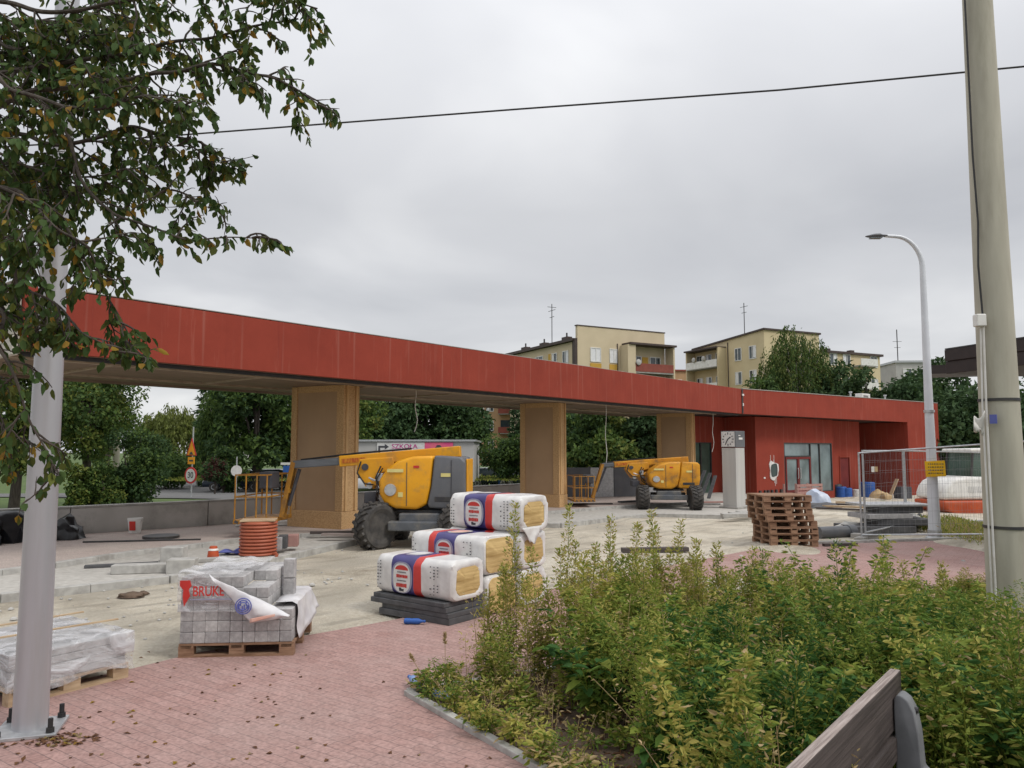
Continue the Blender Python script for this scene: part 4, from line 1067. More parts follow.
# ================================================================ ROAD ROLLER
rl = thing('road_roller', 'white and orange compactor with a cab behind the wire fence', 'roller', (15.25, 26.0, -.10), R(8)); rl.scale = (.86, .86, .86)
hood = [(-1.62, .62), (-1.60, .85), (-1.50, 1.10), (-1.30, 1.31), (-1.0, 1.44), (-.5, 1.50), (.3, 1.48), (.9, 1.34), (1.28, 1.08), (1.38, .62)]
ho = MB().prism(hood, -.85, .85).build('hood', 'white_paint', rl, bevel=.13, seg=4, smooth=True)
low = [(-1.66, .60), (-1.64, .42), (-1.48, .20), (-1.18, .07), (-.7, .02), (.5, .02), (.82, .16), (.97, .40), (.97, .60)]
MB().prism(low, -.88, .88).build('lower_body', 'orange', rl, bevel=.10, seg=3, smooth=True)
for k in range(9): MB().box((-.60+k*.07, -.853, 1.0), (.014, .01, .25)).build('vent_slot', 'galv', ho)
m = MB(); m.lathe([(.20, -.06), (.27, -.06), (.28, 0), (.27, .06), (.20, .06)], 24, (.62, -.87, .98), axis='Y'); m.build('air_intake', 'dark_metal', rl, smooth=True)
for sy in (-1, 1):
    m = MB(); m.lathe([(.25, -.2), (.5, -.2), (.55, -.12), (.55, .12), (.5, .2), (.25, .2)], 28, (1.55, sy*.72, .55), axis='Y')
    wo = m.build('wheel', 'tyre', rl, smooth=True)
    m = MB(); m.lathe([(.05, -.14), (.24, -.16), (.26, 0), (.24, .16), (.05, .14)], 20, (1.55, sy*.72, .55), axis='Y'); m.build('rim', 'white_paint', wo, smooth=True)
cab = [(-.35, 1.42), (-.22, 2.42), (1.15, 2.45), (1.35, 1.36)]
cb_ = MB()
for y in (-.7, .7):
    for (a, b) in zip(cab, cab[1:]): cb_.beam((a[0], y, a[1]), (b[0], y, b[1]), .06, .06)
cb_.beam((.55, -.7, 1.4), (.55, -.7, 2.43), .05, .05)
fr = cb_.build('cab_frame', 'dark_metal', rl)
MB().prism([(-.3, 1.45), (-.19, 2.40), (1.12, 2.42), (1.3, 1.4)], -.68, .68).build('cab_glass', 'glass_green', rl)
MB().box((.46, 0, 2.50), (1.72, 1.6, .13), rot=Matrix.Rotation(-.02, 3, 'Y')).build('cab_roof', 'white_paint', rl, bevel=.05, seg=3, smooth=True)
m = MB(); m.cyl((1.2, -.4, 2.57), (1.2, -.4, 2.75), .07, .05, n=12); m.build('beacon', 'orange', rl, smooth=True)
m = MB(); m.lathe([(.3, -.8), (.62, -.8), (.62, .8), (.3, .8)], 30, (2.9, 0, .62), axis='Y'); m.build('drum', 'dark_metal', rl, smooth=True)
m = MB(); m.box((2.3, .92, .65), (1.8, .12, .22)); m.box((2.3, -.92, .65), (1.8, .12, .22)); m.build('drum_frame', 'orange', rl, bevel=.02)

# ================================================================ KIOSK ROOF AT THE RIGHT
ks = thing('kiosk', 'dark brown flat roofed kiosk edge jutting in behind the concrete pole', 'kiosk')
K0 = atY(946, 374, 16.0)
zl, zt = K0.z, K0.z+.30
e = [(K0.x, 16.0), (K0.x+1.4, 11.4), (K0.x+7.5, 12.6), (K0.x+7.0, 18.0)]
m = MB(); m.prism(e, zl, zl+.26, axis='Z'); m.build('roof_lower_band', 'kiosk', ks, bevel=.01)
e2 = [(x-.0+(.03 if i else -.03), y-.03) for i, (x, y) in enumerate(e)]
m = MB(); m.prism(e2, zl+.263, zl+.50, axis='Z'); m.build('roof_upper_band', 'kiosk', ks, bevel=.01)
m = MB(); m.prism([(x, y-.02) for x, y in e2], zl+.503, zl+.53, axis='Z'); m.build('roof_flashing', 'dark_metal', ks)
m = MB(); m.box((K0.x+4.7, 15.2, zl/2), (4.2, 3.0, zl)); m.build('wall', 'kiosk', ks)
m = MB(); m.box((K0.x+2.35, 13.2, zl/2), (.14, .14, zl)); m.build('post', 'dark_metal', ks)
m = MB(); m.box((K0.x+2.75, 13.68, 1.3), (1.2, .04, .9)); m.build('shutter', 'greywall', ks)
m = MB(); m.prism([(11.0, 20.2), (14.5, 19.0), (14.5, 20.4), (11.62, 21.3)], 4.05, 4.28, axis='Z'); m.box((13.9, 19.8, 2.0), (.14, .14, 4.08))
tag(m.build('shelter_roof', 'kiosk'), 'small brown slab roof on a post beyond the dark kiosk roof', 'shelter')

# ================================================================ BENCH
A, B = Vector((.95, 2.88, 0)), Vector((2.11, 4.35, 0)); bd_ = (B-A).normalized(); ang = math.atan2(bd_.y, bd_.x)
bn = thing('park_bench', 'weathered wooden bench back on a rounded concrete support beside the weeds', 'bench', (B.x, B.y, 0), ang)
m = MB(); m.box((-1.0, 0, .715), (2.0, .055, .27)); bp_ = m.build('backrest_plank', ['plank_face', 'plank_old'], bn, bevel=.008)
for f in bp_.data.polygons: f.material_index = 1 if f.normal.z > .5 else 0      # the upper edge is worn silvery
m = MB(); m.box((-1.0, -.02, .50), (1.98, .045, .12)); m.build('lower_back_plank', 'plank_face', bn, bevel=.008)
for x in (-.17, -1.75):
    prof = [(-.035, .02), (-.035, .72)]+[(-.035-.20+.20*math.cos(a), .72+.085*math.sin(a)) for a in np.linspace(.25, math.pi/2, 6)]+[(-.30, .80-.02), (-.36, .72), (-.385, .60), (-.40, .45), (-.80, .40), (-.80, .02)]
    prof = [(-.032, .02), (-.032, .70), (-.036, .75), (-.05, .775), (-.07, .775), (-.10, .755), (-.128, .70), (-.145, .60), (-.155, .42), (-.25, .34), (-.78, .33), (-.80, .28), (-.78, .02)]
    MB().prism(prof, x-.055, x+.055, axis='X').build('concrete_support', 'support', bn, bevel=.012, seg=3, smooth=True)
for k in range(4): MB().box((-1.0, -.34-k*.125, .36), (1.95, .105, .045)).build('seat_plank', 'plank_old', bn, bevel=.008)
m = MB(); m.cyl((-.17, -.122, .70), (-.17, -.139, .70), .016, n=8); m.build('bolt', 'dark_metal', bn)

# ================================================================ SMALL SITE OBJECTS
def put(name, mb, mat, label, cat, loc, rz=0, group=None, **kw):
    return tag(mb.build(name, mat, loc=loc, rz=rz, **kw), label, cat, group)
# orange corrugated conduit coil
c = at(252.5, 557, .12)
prof = [(.26, 0)]
for k in range(10):
    z = k*.062
    prof += [(.30, z+.002), (.335, z+.014), (.342, z+.031), (.335, z+.048), (.30, z+.060)]
prof += [(.26, .62)]
cl_ = thing('conduit_coil', 'upright coil of orange conduit on the gravel platform', 'conduit coil', (c.x, c.y+.3, .12))
MB().lathe(prof, 40).build('coiled_pipe', 'pipe_orange', cl_, smooth=True)
MB().tube([(.30, -.1, .03), (.42, -.22, .03), (.45, -.35, .03)], .028, 10).build('loose_end', 'pipe_orange', cl_, smooth=True)
MB().lathe([(.27, .01), (.272, .61)], 30).build('inner_core', 'ink', cl_)
put('wooden_board', MB().box((0, 0, 0), (.62, .5, .025)), 'woodpale', 'pale board lying on top of the orange conduit coil', 'board', (c.x, c.y+.3, .757), .2, bevel=.004)
p = at(266, 528, .2)
put('white_plank', MB().box((0, 0, 0), (1.75, .2, .10)), 'white_paint', 'long white plank lying beneath the basket of the larger lift', 'plank', (p.x, p.y+.55, .262), .24)
# concrete blocks in a little heap on the platform
for k, (u, v, dz, sz, lab) in enumerate(((178, 582, 0, (.42, .28, .34), 'large pale concrete block at the gap in the platform kerb'), (170, 566, .12, (.36, .3, .30), 'upright grey concrete block behind the kerb gap'),
                             (140, 574, .12, (.9, .22, .14), 'long flat concrete kerb piece lying left of the kerb gap'), (120, 567, .12, (1.1, .12, .05), 'thin grey slat lying on the gravel platform'),
                             (198, 563, .12, (1.3, .14, .07), 'grey kerb length lying behind the white wrapped block load'))):
    p = at(u, v, dz); put('concrete_block', MB().box((0, 0, sz[2]/2), sz), 'kerbstone' if k != 3 else 'slabgrey', lab, 'concrete block', (p.x, p.y+sz[1]/2, dz+.002), R([8, 5, 12, 22, 25][k]), 'loose concrete pieces on the platform', bevel=.012)
for k, (u, v, sz, mt, lab) in enumerate(((275, 549, (.26, .3, .22), 'block', 'small grey block pile nearest the orange coil'), (283, 548, (.16, .25, .24), 'slabgrey', 'dark grey block between the pale and pink ones'),
                             (293, 546, (.2, .3, .22), 'brick_pink', 'small pink paver stack right of the orange coil'))):
    p = at(u, v, .2); put('paver_stack', MB().box((0, 0, sz[2]/2), sz), mt, lab, 'paver stack', (p.x, p.y, .202), R(10), 'small paver stacks near the coil', bevel=.01)
p = at(213, 560, .12); cn_ = thing('orange_marker', 'squat orange plastic marker on the platform left of the conduit coil', 'marker', (p.x, p.y, .122))
MB().lathe([(.16, 0), (.16, .03), (.10, .05), (.085, .16), (.06, .24)], 18).build('body', 'orange', cn_, smooth=True); MB().lathe([(.088, .165), (.09, .17), (.075, .2), (.07, .2)], 18).build('band', 'white_paint', cn_)
m = MB().grid(lambda u, v: (.45*u, .28*v, .05+.05*math.sin(u*6)*math.sin(v*5)), 10, 8); p = at(224, 556, .12)
put('tarp_scrap', m, 'blueprint', 'crumpled dark blue sheet beside the orange coil', 'sheet', (p.x-.1, p.y, .13), .2, smooth=True, solid=.02)
# bucket, manhole cover, dark pit lid
p = at(137, 532.5, .2); bk = thing('plastic_bucket', 'white bucket with a red label against the retaining wall', 'bucket', (p.x, p.y-.1, .2))
MB().lathe([(.12, 0), (.155, .30), (.165, .30), (.165, .33), (.15, .33), (.148, .28)], 24).build('body', 'white_paint', bk, smooth=True)
MB().box((.01, -.147, .17), (.13, .02, .2), rot=Matrix.Rotation(.1, 3, 'X')).build('red_label', 'wrapred', bk)
MB().tube([(.16*math.cos(a), -.02-.15*math.sin(a)*.5, .30-.12*math.sin(a)) for a in np.linspace(0, math.pi, 12)], .005, 5).build('handle', 'galv', bk)
p = at(161, 538, .2); put('manhole_cover', MB().lathe([(.36, 0), (.36, .05), (.32, .062)], 26), 'dark_metal', 'round dark iron cover lying on the pale paving by the wall', 'manhole cover', (p.x, p.y, .203), smooth=True)
p = at(150, 541, .2); put('steel_rod', MB().beam((-1.1, 0, 0), (1.1, .25, 0), .05, .03), 'dark_metal', 'long dark rod lying in front of the round iron cover', 'rod', (p.x-.1, p.y-.2, .218), .1)
p = at(130, 598, .0)
def lump(seed, sx, sy, sz, n=14, rough=.35):
    bm = bmesh.new(); bmesh.ops.create_icosphere(bm, subdivisions=3, radius=1)
    for v in bm.verts:
        k = 1+rough*mn.noise(v.co*1.6+Vector((seed, 0, 0)))+rough*.5*mn.noise(v.co*4+Vector((0, seed, 0)))
        v.co = Vector((v.co.x*sx*k, v.co.y*sy*k, max(-.02, v.co.z)*sz*k))
    m = MB(); m.v = [tuple(v.co) for v in bm.verts]; m.f = [tuple(v.index for v in f.verts) for f in bm.faces]; m.m = [0]*len(m.f); bm.free(); return m
put('dirt_clod', lump(3, .20, .12, .06), 'soil', 'larger dark clod of earth on the sand before the kerb', 'clod', (p.x, p.y, .02), group='dark clods on the sand', smooth=True)
p = at(143, 595.5, .0); put('dirt_clod', lump(4, .08, .06, .04), 'soil', 'smaller dark clod of earth on the sand before the kerb', 'clod', (p.x, p.y, .02), group='dark clods on the sand', smooth=True)
for k, (u, v, lab, sc) in enumerate(((8, 541, 'black rubbish bag at the far left, by the wall', .62), (62, 539, 'black rubbish bag just right of the galvanised pole, by the wall', .42), (-22, 545, 'black rubbish bag leaning on the leftmost bag', .5))):
    p = at(u, v, .2); put('rubbish_bag', lump(10+k, sc, sc*.8, sc*1.02, rough=.45), 'black_bag', lab, 'rubbish bag', (p.x, p.y, .2), k, 'black rubbish bags by the wall', smooth=True)
# planks near the first pier
for k, (u, v, L_, rz, mt, lab) in enumerate(((345, 534, 1.5, .15, 'plank_face', 'short dark plank on the paving right of the nearest pier'), (352, 537, 1.3, -.05, 'plank_old', 'weathered plank in front of the dark plank by the nearest pier'), (395, 531, 1.6, .3, 'woodpale', 'pale plank lying behind the big lift wheel'))):
    p = at(u, v, .2); put('timber_plank', MB().box((0, 0, .04), (L_, .16, .05)), mt, lab, 'plank', (p.x, p.y, .2+.01*k), rz, 'planks on the ground by the nearest pier')
p = at(655, 553, .0); put('timber_plank', MB().box((0, 0, .05), (1.35, .18, .08)), 'plank_face', 'dark plank lying on the sand behind the tall weeds', 'plank', (p.x, p.y, .02), .12)
# debris behind lift two / lumber under the canopy
for k, (u, v, L_, rz) in enumerate(((590, 507, 1.6, .2), (635, 504, 1.4, .6), (720, 505, 1.5, .1), (705, 507, 1.1, -.2), (752, 506, .9, .3))):
    p = at(u, v, .14); put('debris_board', MB().box((0, 0, .03), (L_, .2, .05)), ['plank_face', 'slabgrey', 'brick_pink', 'kerbstone', 'kerbstone'][k],
        ['dark board lying left of the smaller lift basket', 'grey board lying under the smaller lift boom', 'pink board lying left of the clock pillar', 'pale board lying in front of the smaller lift wheel', 'pale slab lying right of the clock pillar foot'][k], 'board', (p.x, p.y+.2, .2), rz, 'boards lying about under the canopy')
# kerb slabs in front of the clock pillar
for k in range(3):
    p = at(738+k*10, 517.5-k*.6, .12); put('kerb_piece', MB().box((0, 0, .06), (.95, .25, .11)), 'kerbstone', ['pale kerb piece nearest the camera before the clock pillar', 'middle pale kerb piece before the clock pillar', 'rightmost pale kerb piece before the clock pillar'][k], 'kerb piece', (p.x, p.y+.3*k, .122), R(4+6*k), 'kerb pieces by the clock pillar', bevel=.01)
# grey drain pipe
a, b = at(822, 540, .0), at(856, 538.5, .0)
pp = thing('drain_pipe', 'thick grey plastic pipe lying on the sand right of the pallet stack', 'pipe', (a.x, a.y+.2, .14), math.atan2(b.y-a.y, b.x-a.x))
L_ = (b-a).length*1.05
MB().lathe([(.125, 0), (.14, 0), (.14, L_-.2), (.16, L_-.19), (.16, L_), (.145, L_)], 20, axis='X').build('pipe_body', 'cover_grey', pp, smooth=True)
MB().lathe([(.124, .01), (.122, .02)], 20, axis='X').build('pipe_mouth', 'ink', pp)
p = at(840, 546, .034); put('dark_plank', MB().box((0, 0, .03), (.75, .1, .05)), 'plank_face', 'short dark plank on the red paving below the grey pipe', 'plank', (p.x, p.y, .036), .15)
p = at(853, 532, .0); put('concrete_chunk', lump(21, .42, .25, .22, rough=.2), 'kerbstone', 'pale concrete chunk on the sand left of the fence corner', 'concrete chunk', (p.x, p.y+.2, .01), .2)
# pile of grey slabs / sheets behind the fence
base = at(896, 534, .0)
for k, (dx_, dy_, z, L_, W_, T_, rz, mt, lab) in enumerate(((-.3, .2, .02, 1.55, 1.1, .16, .1, 'slabgrey', 'lowest dark slab of the grey pile behind the fence'), (.35, .35, .19, 1.35, 1.0, .15, -.05, 'slabgrey', 'second slab of the grey pile behind the fence'),
        (-.1, .3, .35, 1.2, .9, .12, .18, 'block', 'pale middle slab of the grey pile behind the fence'), (.30, .4, .48, 1.1, .8, .16, .0, 'slabgrey', 'dark upper slab of the grey pile behind the fence'), (.15, .4, .65, 1.7, 1.0, .06, .06, 'galv', 'wide thin sheet on top of the grey pile behind the fence'))):
    put('stacked_slab', MB().box((0, 0, T_/2), (L_, W_, T_)), mt, lab, 'slab', (base.x+dx_, base.y+dy_+.3, z), rz, 'grey slab pile behind the fence', bevel=.01)
for k in range(5):
    p = at(918+k*4, 531-(k % 3)*4, .0); put('rubble_lump', lump(30+k, .2, .18, .2, rough=.5), 'kerbstone' if k % 2 else 'slabgrey', ['leftmost dark rubble lump beside the street lamp foot', 'pale rubble lump second from left by the street lamp foot', 'dark rubble lump in the middle by the street lamp foot', 'pale rubble lump nearest the street lamp mast', 'rightmost dark rubble lump behind the street lamp mast'][k], 'rubble', (p.x, p.y+.4, .02+.1*(k % 2)), k, 'rubble by the street lamp')
for k in range(4):
    p = at(846+k*6, 511-k*1.5, .0); put('timber_plank', MB().box((0, 0, .04), (1.9, .14, .06)), 'woodpale' if k % 2 else 'plank_face', ['dark plank at the front of the row behind the pipe', 'pale plank second in the row behind the pipe', 'dark plank third in the row behind the pipe', 'pale plank at the back of the row behind the pipe'][k], 'plank', (p.x, p.y, gz(p.x, p.y)+.02+.03*k), R(-35+4*k), 'planks in a row before the red building')
# things against the red wall
def g0(u, v):
    p = at(u, v, 0)
    for _ in range(6): p = at(u, v, gz(p.x, p.y))
    return p
def barrel(label, u, v, mat, r, h, grp=None):
    p = g0(u, v); t = thing('plastic_drum', label, 'drum', p, 0, grp)
    MB().lathe([(r*.9, 0), (r, .04*h), (r, .33*h), (r*.96, .35*h), (r, .37*h), (r, .66*h), (r*.96, .68*h), (r, .7*h), (r, .95*h), (r*.9, h)], 18).build('body', mat, t, smooth=True)
    MB().lathe([(r*.2, h), (r*.2, h+.03)], 10, c=(r*.4, 0, 0)).build('cap', 'ink', t)
barrel('low blue drum by the service door, left one', 841, 497.5, 'blue', .28, .55, 'blue drums by the red wall')
barrel('low blue drum by the service door, right one', 847, 497.8, 'blue', .26, .5, 'blue drums by the red wall')
barrel('taller blue drum behind the fence corner', 868, 497.5, 'blue', .36, .8, 'blue drums by the red wall')
barrel('white drum standing at the foot of the service door', 850, 494.5, 'white_paint', .22, .6)
barrel('small white drum left of the fence corner post', 857, 497.5, 'white_paint', .2, .42)
barrel('dark drum against the glazing left edge of the service door wall', 837, 497.2, 'ink', .25, .65)
for k, (u, v, s_, lab) in enumerate(((878, 499, .5, 'tan sack heap in the recess, left one'), (886, 499.5, .38, 'tan sack heap in the recess, right one'))):
    p = g0(u, v); put('sack', lump(50+k, s_, s_*.7, s_*.95, rough=.3), 'tan', lab, 'sack', p, k, 'tan sacks in the building recess', smooth=True)
p = g0(893, 499); put('leaning_board', MB().beam((-.2, 0, 0), (.35, .2, 1.0), .2, .04), 'woodpale', 'pale board leaning beside the tan sacks', 'board', p)
p = g0(903, 498.5); put('dark_crate', MB().box((0, 0, .3), (.7, .5, .6)), 'ink', 'dark crate in the recess right of the tan sacks', 'crate', p, .3, bevel=.02)
p = g0(803, 502); crt = thing('pallet_trolley', 'pinkish slatted crate in front of the station doors', 'crate', p, R(30))
for k in range(5): MB().box((0, -.35, .12+.14*k), (1.5, .03, .1)).build('slat', 'brick_pink', crt)
for x in (-.7, 0, .7):
    for y in (-.33, .33): MB().box((x, y, .36), (.06, .06, .72)).build('upright', 'brick_pink', crt)
MB().box((0, 0, .03), (1.5, .7, .05)).build('base', 'brick_pink', crt)
p = g0(818, 506); put('white_sack', lump(60, .55, .42, .62, rough=.3), 'bluewhite', 'white plastic sack heap right of the pinkish crate', 'sack', p, .3, smooth=True)
p = g0(822, 508); put('grey_sheet_heap', lump(61, .7, .4, .2, rough=.4), 'slabgrey', 'flat dark heap at the foot of the white sack', 'heap', p, .3, smooth=True)
# propped dark boards in front of the green glazing
for k in range(3):
    p = at(712+k*3, 500, .2); put('propped_board', MB().beam((-.5+.2*k, 0, 0), (.25+.1*k, .5, 1.05-.1*k), .14, .03), 'slabgrey', ['dark board leaning low across the green glazing, leftmost', 'dark board leaning across the green glazing, middle', 'dark board leaning across the green glazing, rightmost'][k], 'board', (p.x, p.y+1.0, .2), R(12), 'boards leaning at the green glazing')
# site hoarding behind the smaller lift
hb = thing('site_hoarding', 'grey sheet hoarding behind the smaller yellow lift', 'hoarding', (3.0, 30.6, .2), R(12))
for k in range(4): MB().box((-.4+k*.98, 0, .58), (.96, .05, 1.15)).build('sheet', 'galv' if k % 2 else 'cover_grey', hb, bevel=.01)
for k in range(5): MB().box((-.9+k*.98, .06, .6), (.06, .06, 1.2)).build('post', 'dark_metal', hb)
# ================================================================ DISTANT BUILDINGS
def window(t, x, y, z, w_, h_, axis, frame='white_paint', glass='glass', d=.08):
    """axis 'u': wall along local x facing -y ; 'v': wall along local y facing -x"""
    m = MB()
    def bx(a, b, sa, sb, dep):
        if axis == 'u': m.box((x+a, y-dep/2, z+b), (sa, dep, sb))
        else: m.box((x-dep/2, y+a, z+b), (dep, sa, sb))
    for s in (-1, 1): bx(s*w_/2, 0, .09, h_, d)
    for s in (-1, 1): bx(0, s*h_/2, w_, .09, d*.97)
    bx(.05, 0, .07, h_, d*.95)
    f = m.build('window', frame, t)
    m = MB()
    if axis == 'u': m.box((x, y-.012, z), (w_, .024, h_))
    else: m.box((x-.012, y, z), (.024, w_, h_))
    m.build('pane', glass, f)
    wk[0] += 1
    if wk[0] % 3 and glass == 'glass':       # net curtains in most windows
        c = MB(); q = (-.26 if wk[0] % 2 else .24)*w_
        if axis == 'u': c.box((x+q, y-.030, z+.02*h_), (w_*.40, .008, h_*.9))
        else: c.box((x-.030, y+q, z+.02*h_), (.008, w_*.40, h_*.9))
        c.build('curtain', 'blind_white', f)
wk = [0]
# block A
A_ = Vector((7.3, 85)); ra = math.atan2(.47, .883)
ba = thing('apartment_block', 'cream apartment block with a red balcony and tall aerial above the canopy', 'apartment block', (A_.x, A_.y, 0), ra, 'apartment blocks behind the station')
m = MB(); m.box((6.15, .2, 7.95), (12.3, .4, 15.9)); m.box((6.15, 8.2, 7.1), (12.28, 15.6, 14.2)); m.build('wall', 'cream', ba)
m = MB(); m.box((6.15, .2, 15.95), (12.5, .5, .12)); m.build('parapet_cap', 'brownroof', ba)
m = MB(); m.box((6.0, 8.6, 14.4), (12.9, 16.2, .30)); m.box((-.12, .3, 11.2), (.26, .5, 6.6)); m.build('roof', 'brownroof', ba)
for k, (x, y) in enumerate(((.8, 3.5), (1.0, 9.0), (.9, 13.5))):
    m = MB(); m.box((x, y, 14.8), (.7, 1.2, .6)); cq = m.build('chimney', 'brownroof', ba); m = MB(); m.cyl((x, y, 15.1), (x, y, 15.6), .10, n=8); m.build('flue', 'dark_metal', cq)
m = MB(); m.cyl((.9, 7.0, 14.4), (.9, 7.0, 19.6), .05, n=6); m.box((.9, 7.0, 18.8), (.05, 1.6, .05)); m.box((.9, 7.0, 19.2), (1.2, .05, .05)); m.box((.9, 7, 18.0), (.05, 1.0, .05)); m.build('aerial', 'dark_metal', ba)
for z in (13.0-.25, 10.1, 7.3, 4.5):
    for x in (2.4, 4.85):
        window(ba, x, 0, z, 1.35 if x < 3 else 1.0, 1.55, 'u', glass='blind_white' if z > 12 else 'glass')
        MB().box((x, -.03, z-1.35), (1.5 if x < 3 else 1.15, .06, .75)).build('spandrel', 'ochre', ba)
# balcony tower on the end wall
m = MB()
m.box((6.35, -.75, 7.0), (1.1, 1.5, 14.0)); m.box((12.45, -.75, 7.0), (.22, 1.5, 14.0)); m.build('balcony_side', 'cream', ba)
MB().box((9.4, -.8, 14.15), (6.7, 1.8, .22)).build('balcony_roof', 'brownroof', ba)
for k in range(5):
    z = 2.9+k*2.25
    MB().box((9.6, -.75, z-1.0), (5.5, 1.45, .18)).build('balcony_slab', 'concrete', ba)
    MB().box((9.6, -1.47, z-.45), (5.5, .08, .95)).build('balcony_parapet', 'brick_red', ba)
    for x in (8.0, 10.8): window(ba, x, -.01, z+.35, 1.5, 1.3, 'u')
    MB().box((9.35, -.03, z+.2), (.8, .05, 1.5)).build('back_panel', 'ochre', ba)
for z in (12.6, 9.8, 7.0, 4.2):
    for y in (2.5, 5.0, 8.5, 12.0): window(ba, 0, y, z, 1.2 if y != 8.5 else 1.8, 1.4, 'v', glass='glass')
    MB().box((-.03, 5.9, z), (.06, .8, 1.5)).build('spandrel', 'ochre', ba)
for (x, y) in ((5.4, -.06), (-.06, .9)): MB().cyl((x, y, 0), (x, y, 14.2), .06, n=8).build('drainpipe', 'brownroof', ba)
for k in range(3): MB().lathe([(.02, 0), (.3, .05), (.36, .12)], 14, axis='Y').build('satellite_dish', 'greywall', ba, loc=(7.2+1.9*k, -1.75, 12.0-2.25*k))
# block B
B_ = Vector((31.4, 95)); rb = math.atan2(.44, .9)
bb = thing('apartment_block', 'yellowish apartment block with pale balconies half hidden by the tall birch', 'apartment block', (B_.x, B_.y, 0), rb, 'apartment blocks behind the station')
m = MB(); m.prism([(0, 0), (13.5, 0), (13.5, 16.0), (0, 17.0)], 0, 9.5, axis='X'); m.box((15.5, 6, 7.4), (12.0, 11, 14.8)); m.build('wall', 'cream2', bb)
m = MB(); m.prism([(-.2, 17.0), (13.7, 15.98), (13.7, 16.2), (-.2, 17.22)], -.2, 9.7, axis='X'); m.box((15.6, 6, 14.95), (12.6, 11.6, .3)); m.box((13.5, 5, 15.4), (2.5, 2, .8)); m.box((19.3, 4.6, 15.3), (2.2, 3, .6)); m.build('roof', 'brownroof', bb)
for k, x in enumerate((14.2, 18.8)):
    m = MB(); m.box((x, 3, 15.4), (.7, .7, .8)); m.build('chimney', 'brownroof', bb)
m = MB(); m.cyl((2, 5.5, 16.5), (2, 5.5, 21.5), .06, n=6); m.box((2, 5.5, 21), (.05, 1.4, .05)); m.box((2, 5.5, 20.2), (.05, .9, .05)); m.build('aerial', 'dark_metal', bb)
for z in (14.4, 11.3, 8.2, 5.1):
    for y in (2.0, 4.6): window(bb, 0, y, z, 1.15, 1.6, 'v')
    for y in (8.3, 10.3, 12.2): window(bb, -.01, y, z-.2, 1.1, 1.6, 'v')
    MB().box((-.75, 10.2, z-1.35), (1.5, 6.2, .18)).build('balcony_slab', 'concrete', bb)
    MB().box((-1.48, 10.2, z-.85), (.08, 6.2, .95)).build('balcony_parapet', 'white_paint' if z > 8 else 'brick_red', bb)
    for x in (12.5, 15.0, 20.2): window(bb, x, .49 if x > 9.5 else 0, z-.4, 1.3, 1.5, 'u')
    MB().box((17.6, -.3, z-1.2), (3.2, 1.4, .2)).build('balcony_slab', 'concrete', bb); MB().box((17.6, -.98, z-.7), (3.2, .08, .9)).build('balcony_parapet', 'white_paint', bb)
MB().box((-.8, 10.2, 15.6), (1.9, 6.6, .2)).build('balcony_roof', 'brownroof', bb)
for y in (7.0, 13.4): MB().box((-.7, y, 7.9), (1.4, .2, 15.4)).build('balcony_side', 'cream2', bb)
MB().cyl((-.06, 6.5, 0), (-.06, 6.5, 16.2), .06, n=8).build('drainpipe', 'brownroof', bb)
for k in range(2): MB().lathe([(.02, 0), (.3, .05), (.36, .12)], 14, axis='X').build('satellite_dish', 'greywall', bb, loc=(-1.8, 11.5-2*k, 14.3-.0*k))
# block C seen below the canopy
C_ = atY(470, 450, 104); bc = thing('apartment_block', 'peach apartment block with dark balconies seen under the canopy', 'apartment block', (C_.x, 104, 0), R(-6), 'apartment blocks behind the station')
m = MB(); m.box((3.6, 5, 5.4), (7.2, 10, 10.8)); m.build('wall', 'peach', bc); MB().box((3.6, 5, 10.9), (7.6, 10.4, .25)).build('roof', 'brownroof', bc)
for z in (2.4, 5.0, 7.6, 9.8):
    MB().box((4.9, -.55, z-.75), (1.9, 1.1, .15)).build('balcony_slab', 'concrete', bc); MB().box((4.9, -1.1, z-.3), (1.9, .08, .8)).build('balcony_parapet', 'brick_red', bc)
    MB().box((4.9, -.03, z+.4), (1.5, .06, 1.3)).build('balcony_door', 'glass', bc)
    for x in (2.7, 6.6): window(bc, x, 0, z+.3, .95, 1.3, 'u')
    MB().box((1.0, -.5, z-.2), (1.9, 1.0, .9)).build('corner_balcony', 'white_paint', bc)
D_ = atY(668, 369, 122); bdn = thing('apartment_block', 'low brownish block end between the two cream apartment blocks', 'apartment block', (D_.x, 122, 0), R(4), 'apartment blocks behind the station')
m = MB(); m.box((3.2, 4, 7.3), (6.4, 8, 14.6)); m.build('wall', 'peach', bdn); MB().box((3.2, 4, 14.7), (6.8, 8.4, .25)).build('roof', 'brick_red', bdn)
for x in (1.6, 4.4): window(bdn, x, 0, 12.5, 1.2, 1.4, 'u')
E_ = atY(897, 358, 112); be = thing('apartment_block', 'pale grey block roof behind the dark pines right of the birch', 'apartment block', (E_.x, 112, 0), R(-3), 'apartment blocks behind the station')
m = MB(); m.box((3.6, 4, 7.4), (7.6, 8, 14.8)); m.build('wall', 'greywall', be); MB().box((3.6, 4, 14.95), (8.0, 8.4, .3)).build('roof', 'galv', be)
m = MB(); m.cyl((1.0, 2, 15), (1.0, 2, 20.0), .07, n=6); m.box((1, 2, 18.2), (1.3, .05, .05)); m.box((1, 2, 17.3), (.9, .05, .05)); m.build('aerial', 'dark_metal', be)
for x in (1.4, 3.6, 5.8): window(be, x, 0, 13.2, 1.2, 1.4, 'u')
F_ = atY(220, 450, 190); bf = thing('tower_block', 'distant pale tower block between the birch and the rounded tree', 'tower block', (F_.x, 190, 0), 0)
m = MB(); m.box((2.2, 5, 11), (4.4, 10, 22)); m.build('wall', 'greywall', bf); MB().box((2.2, 5, 22.2), (4.8, 10.4, .4)).build('roof', 'brownroof', bf)
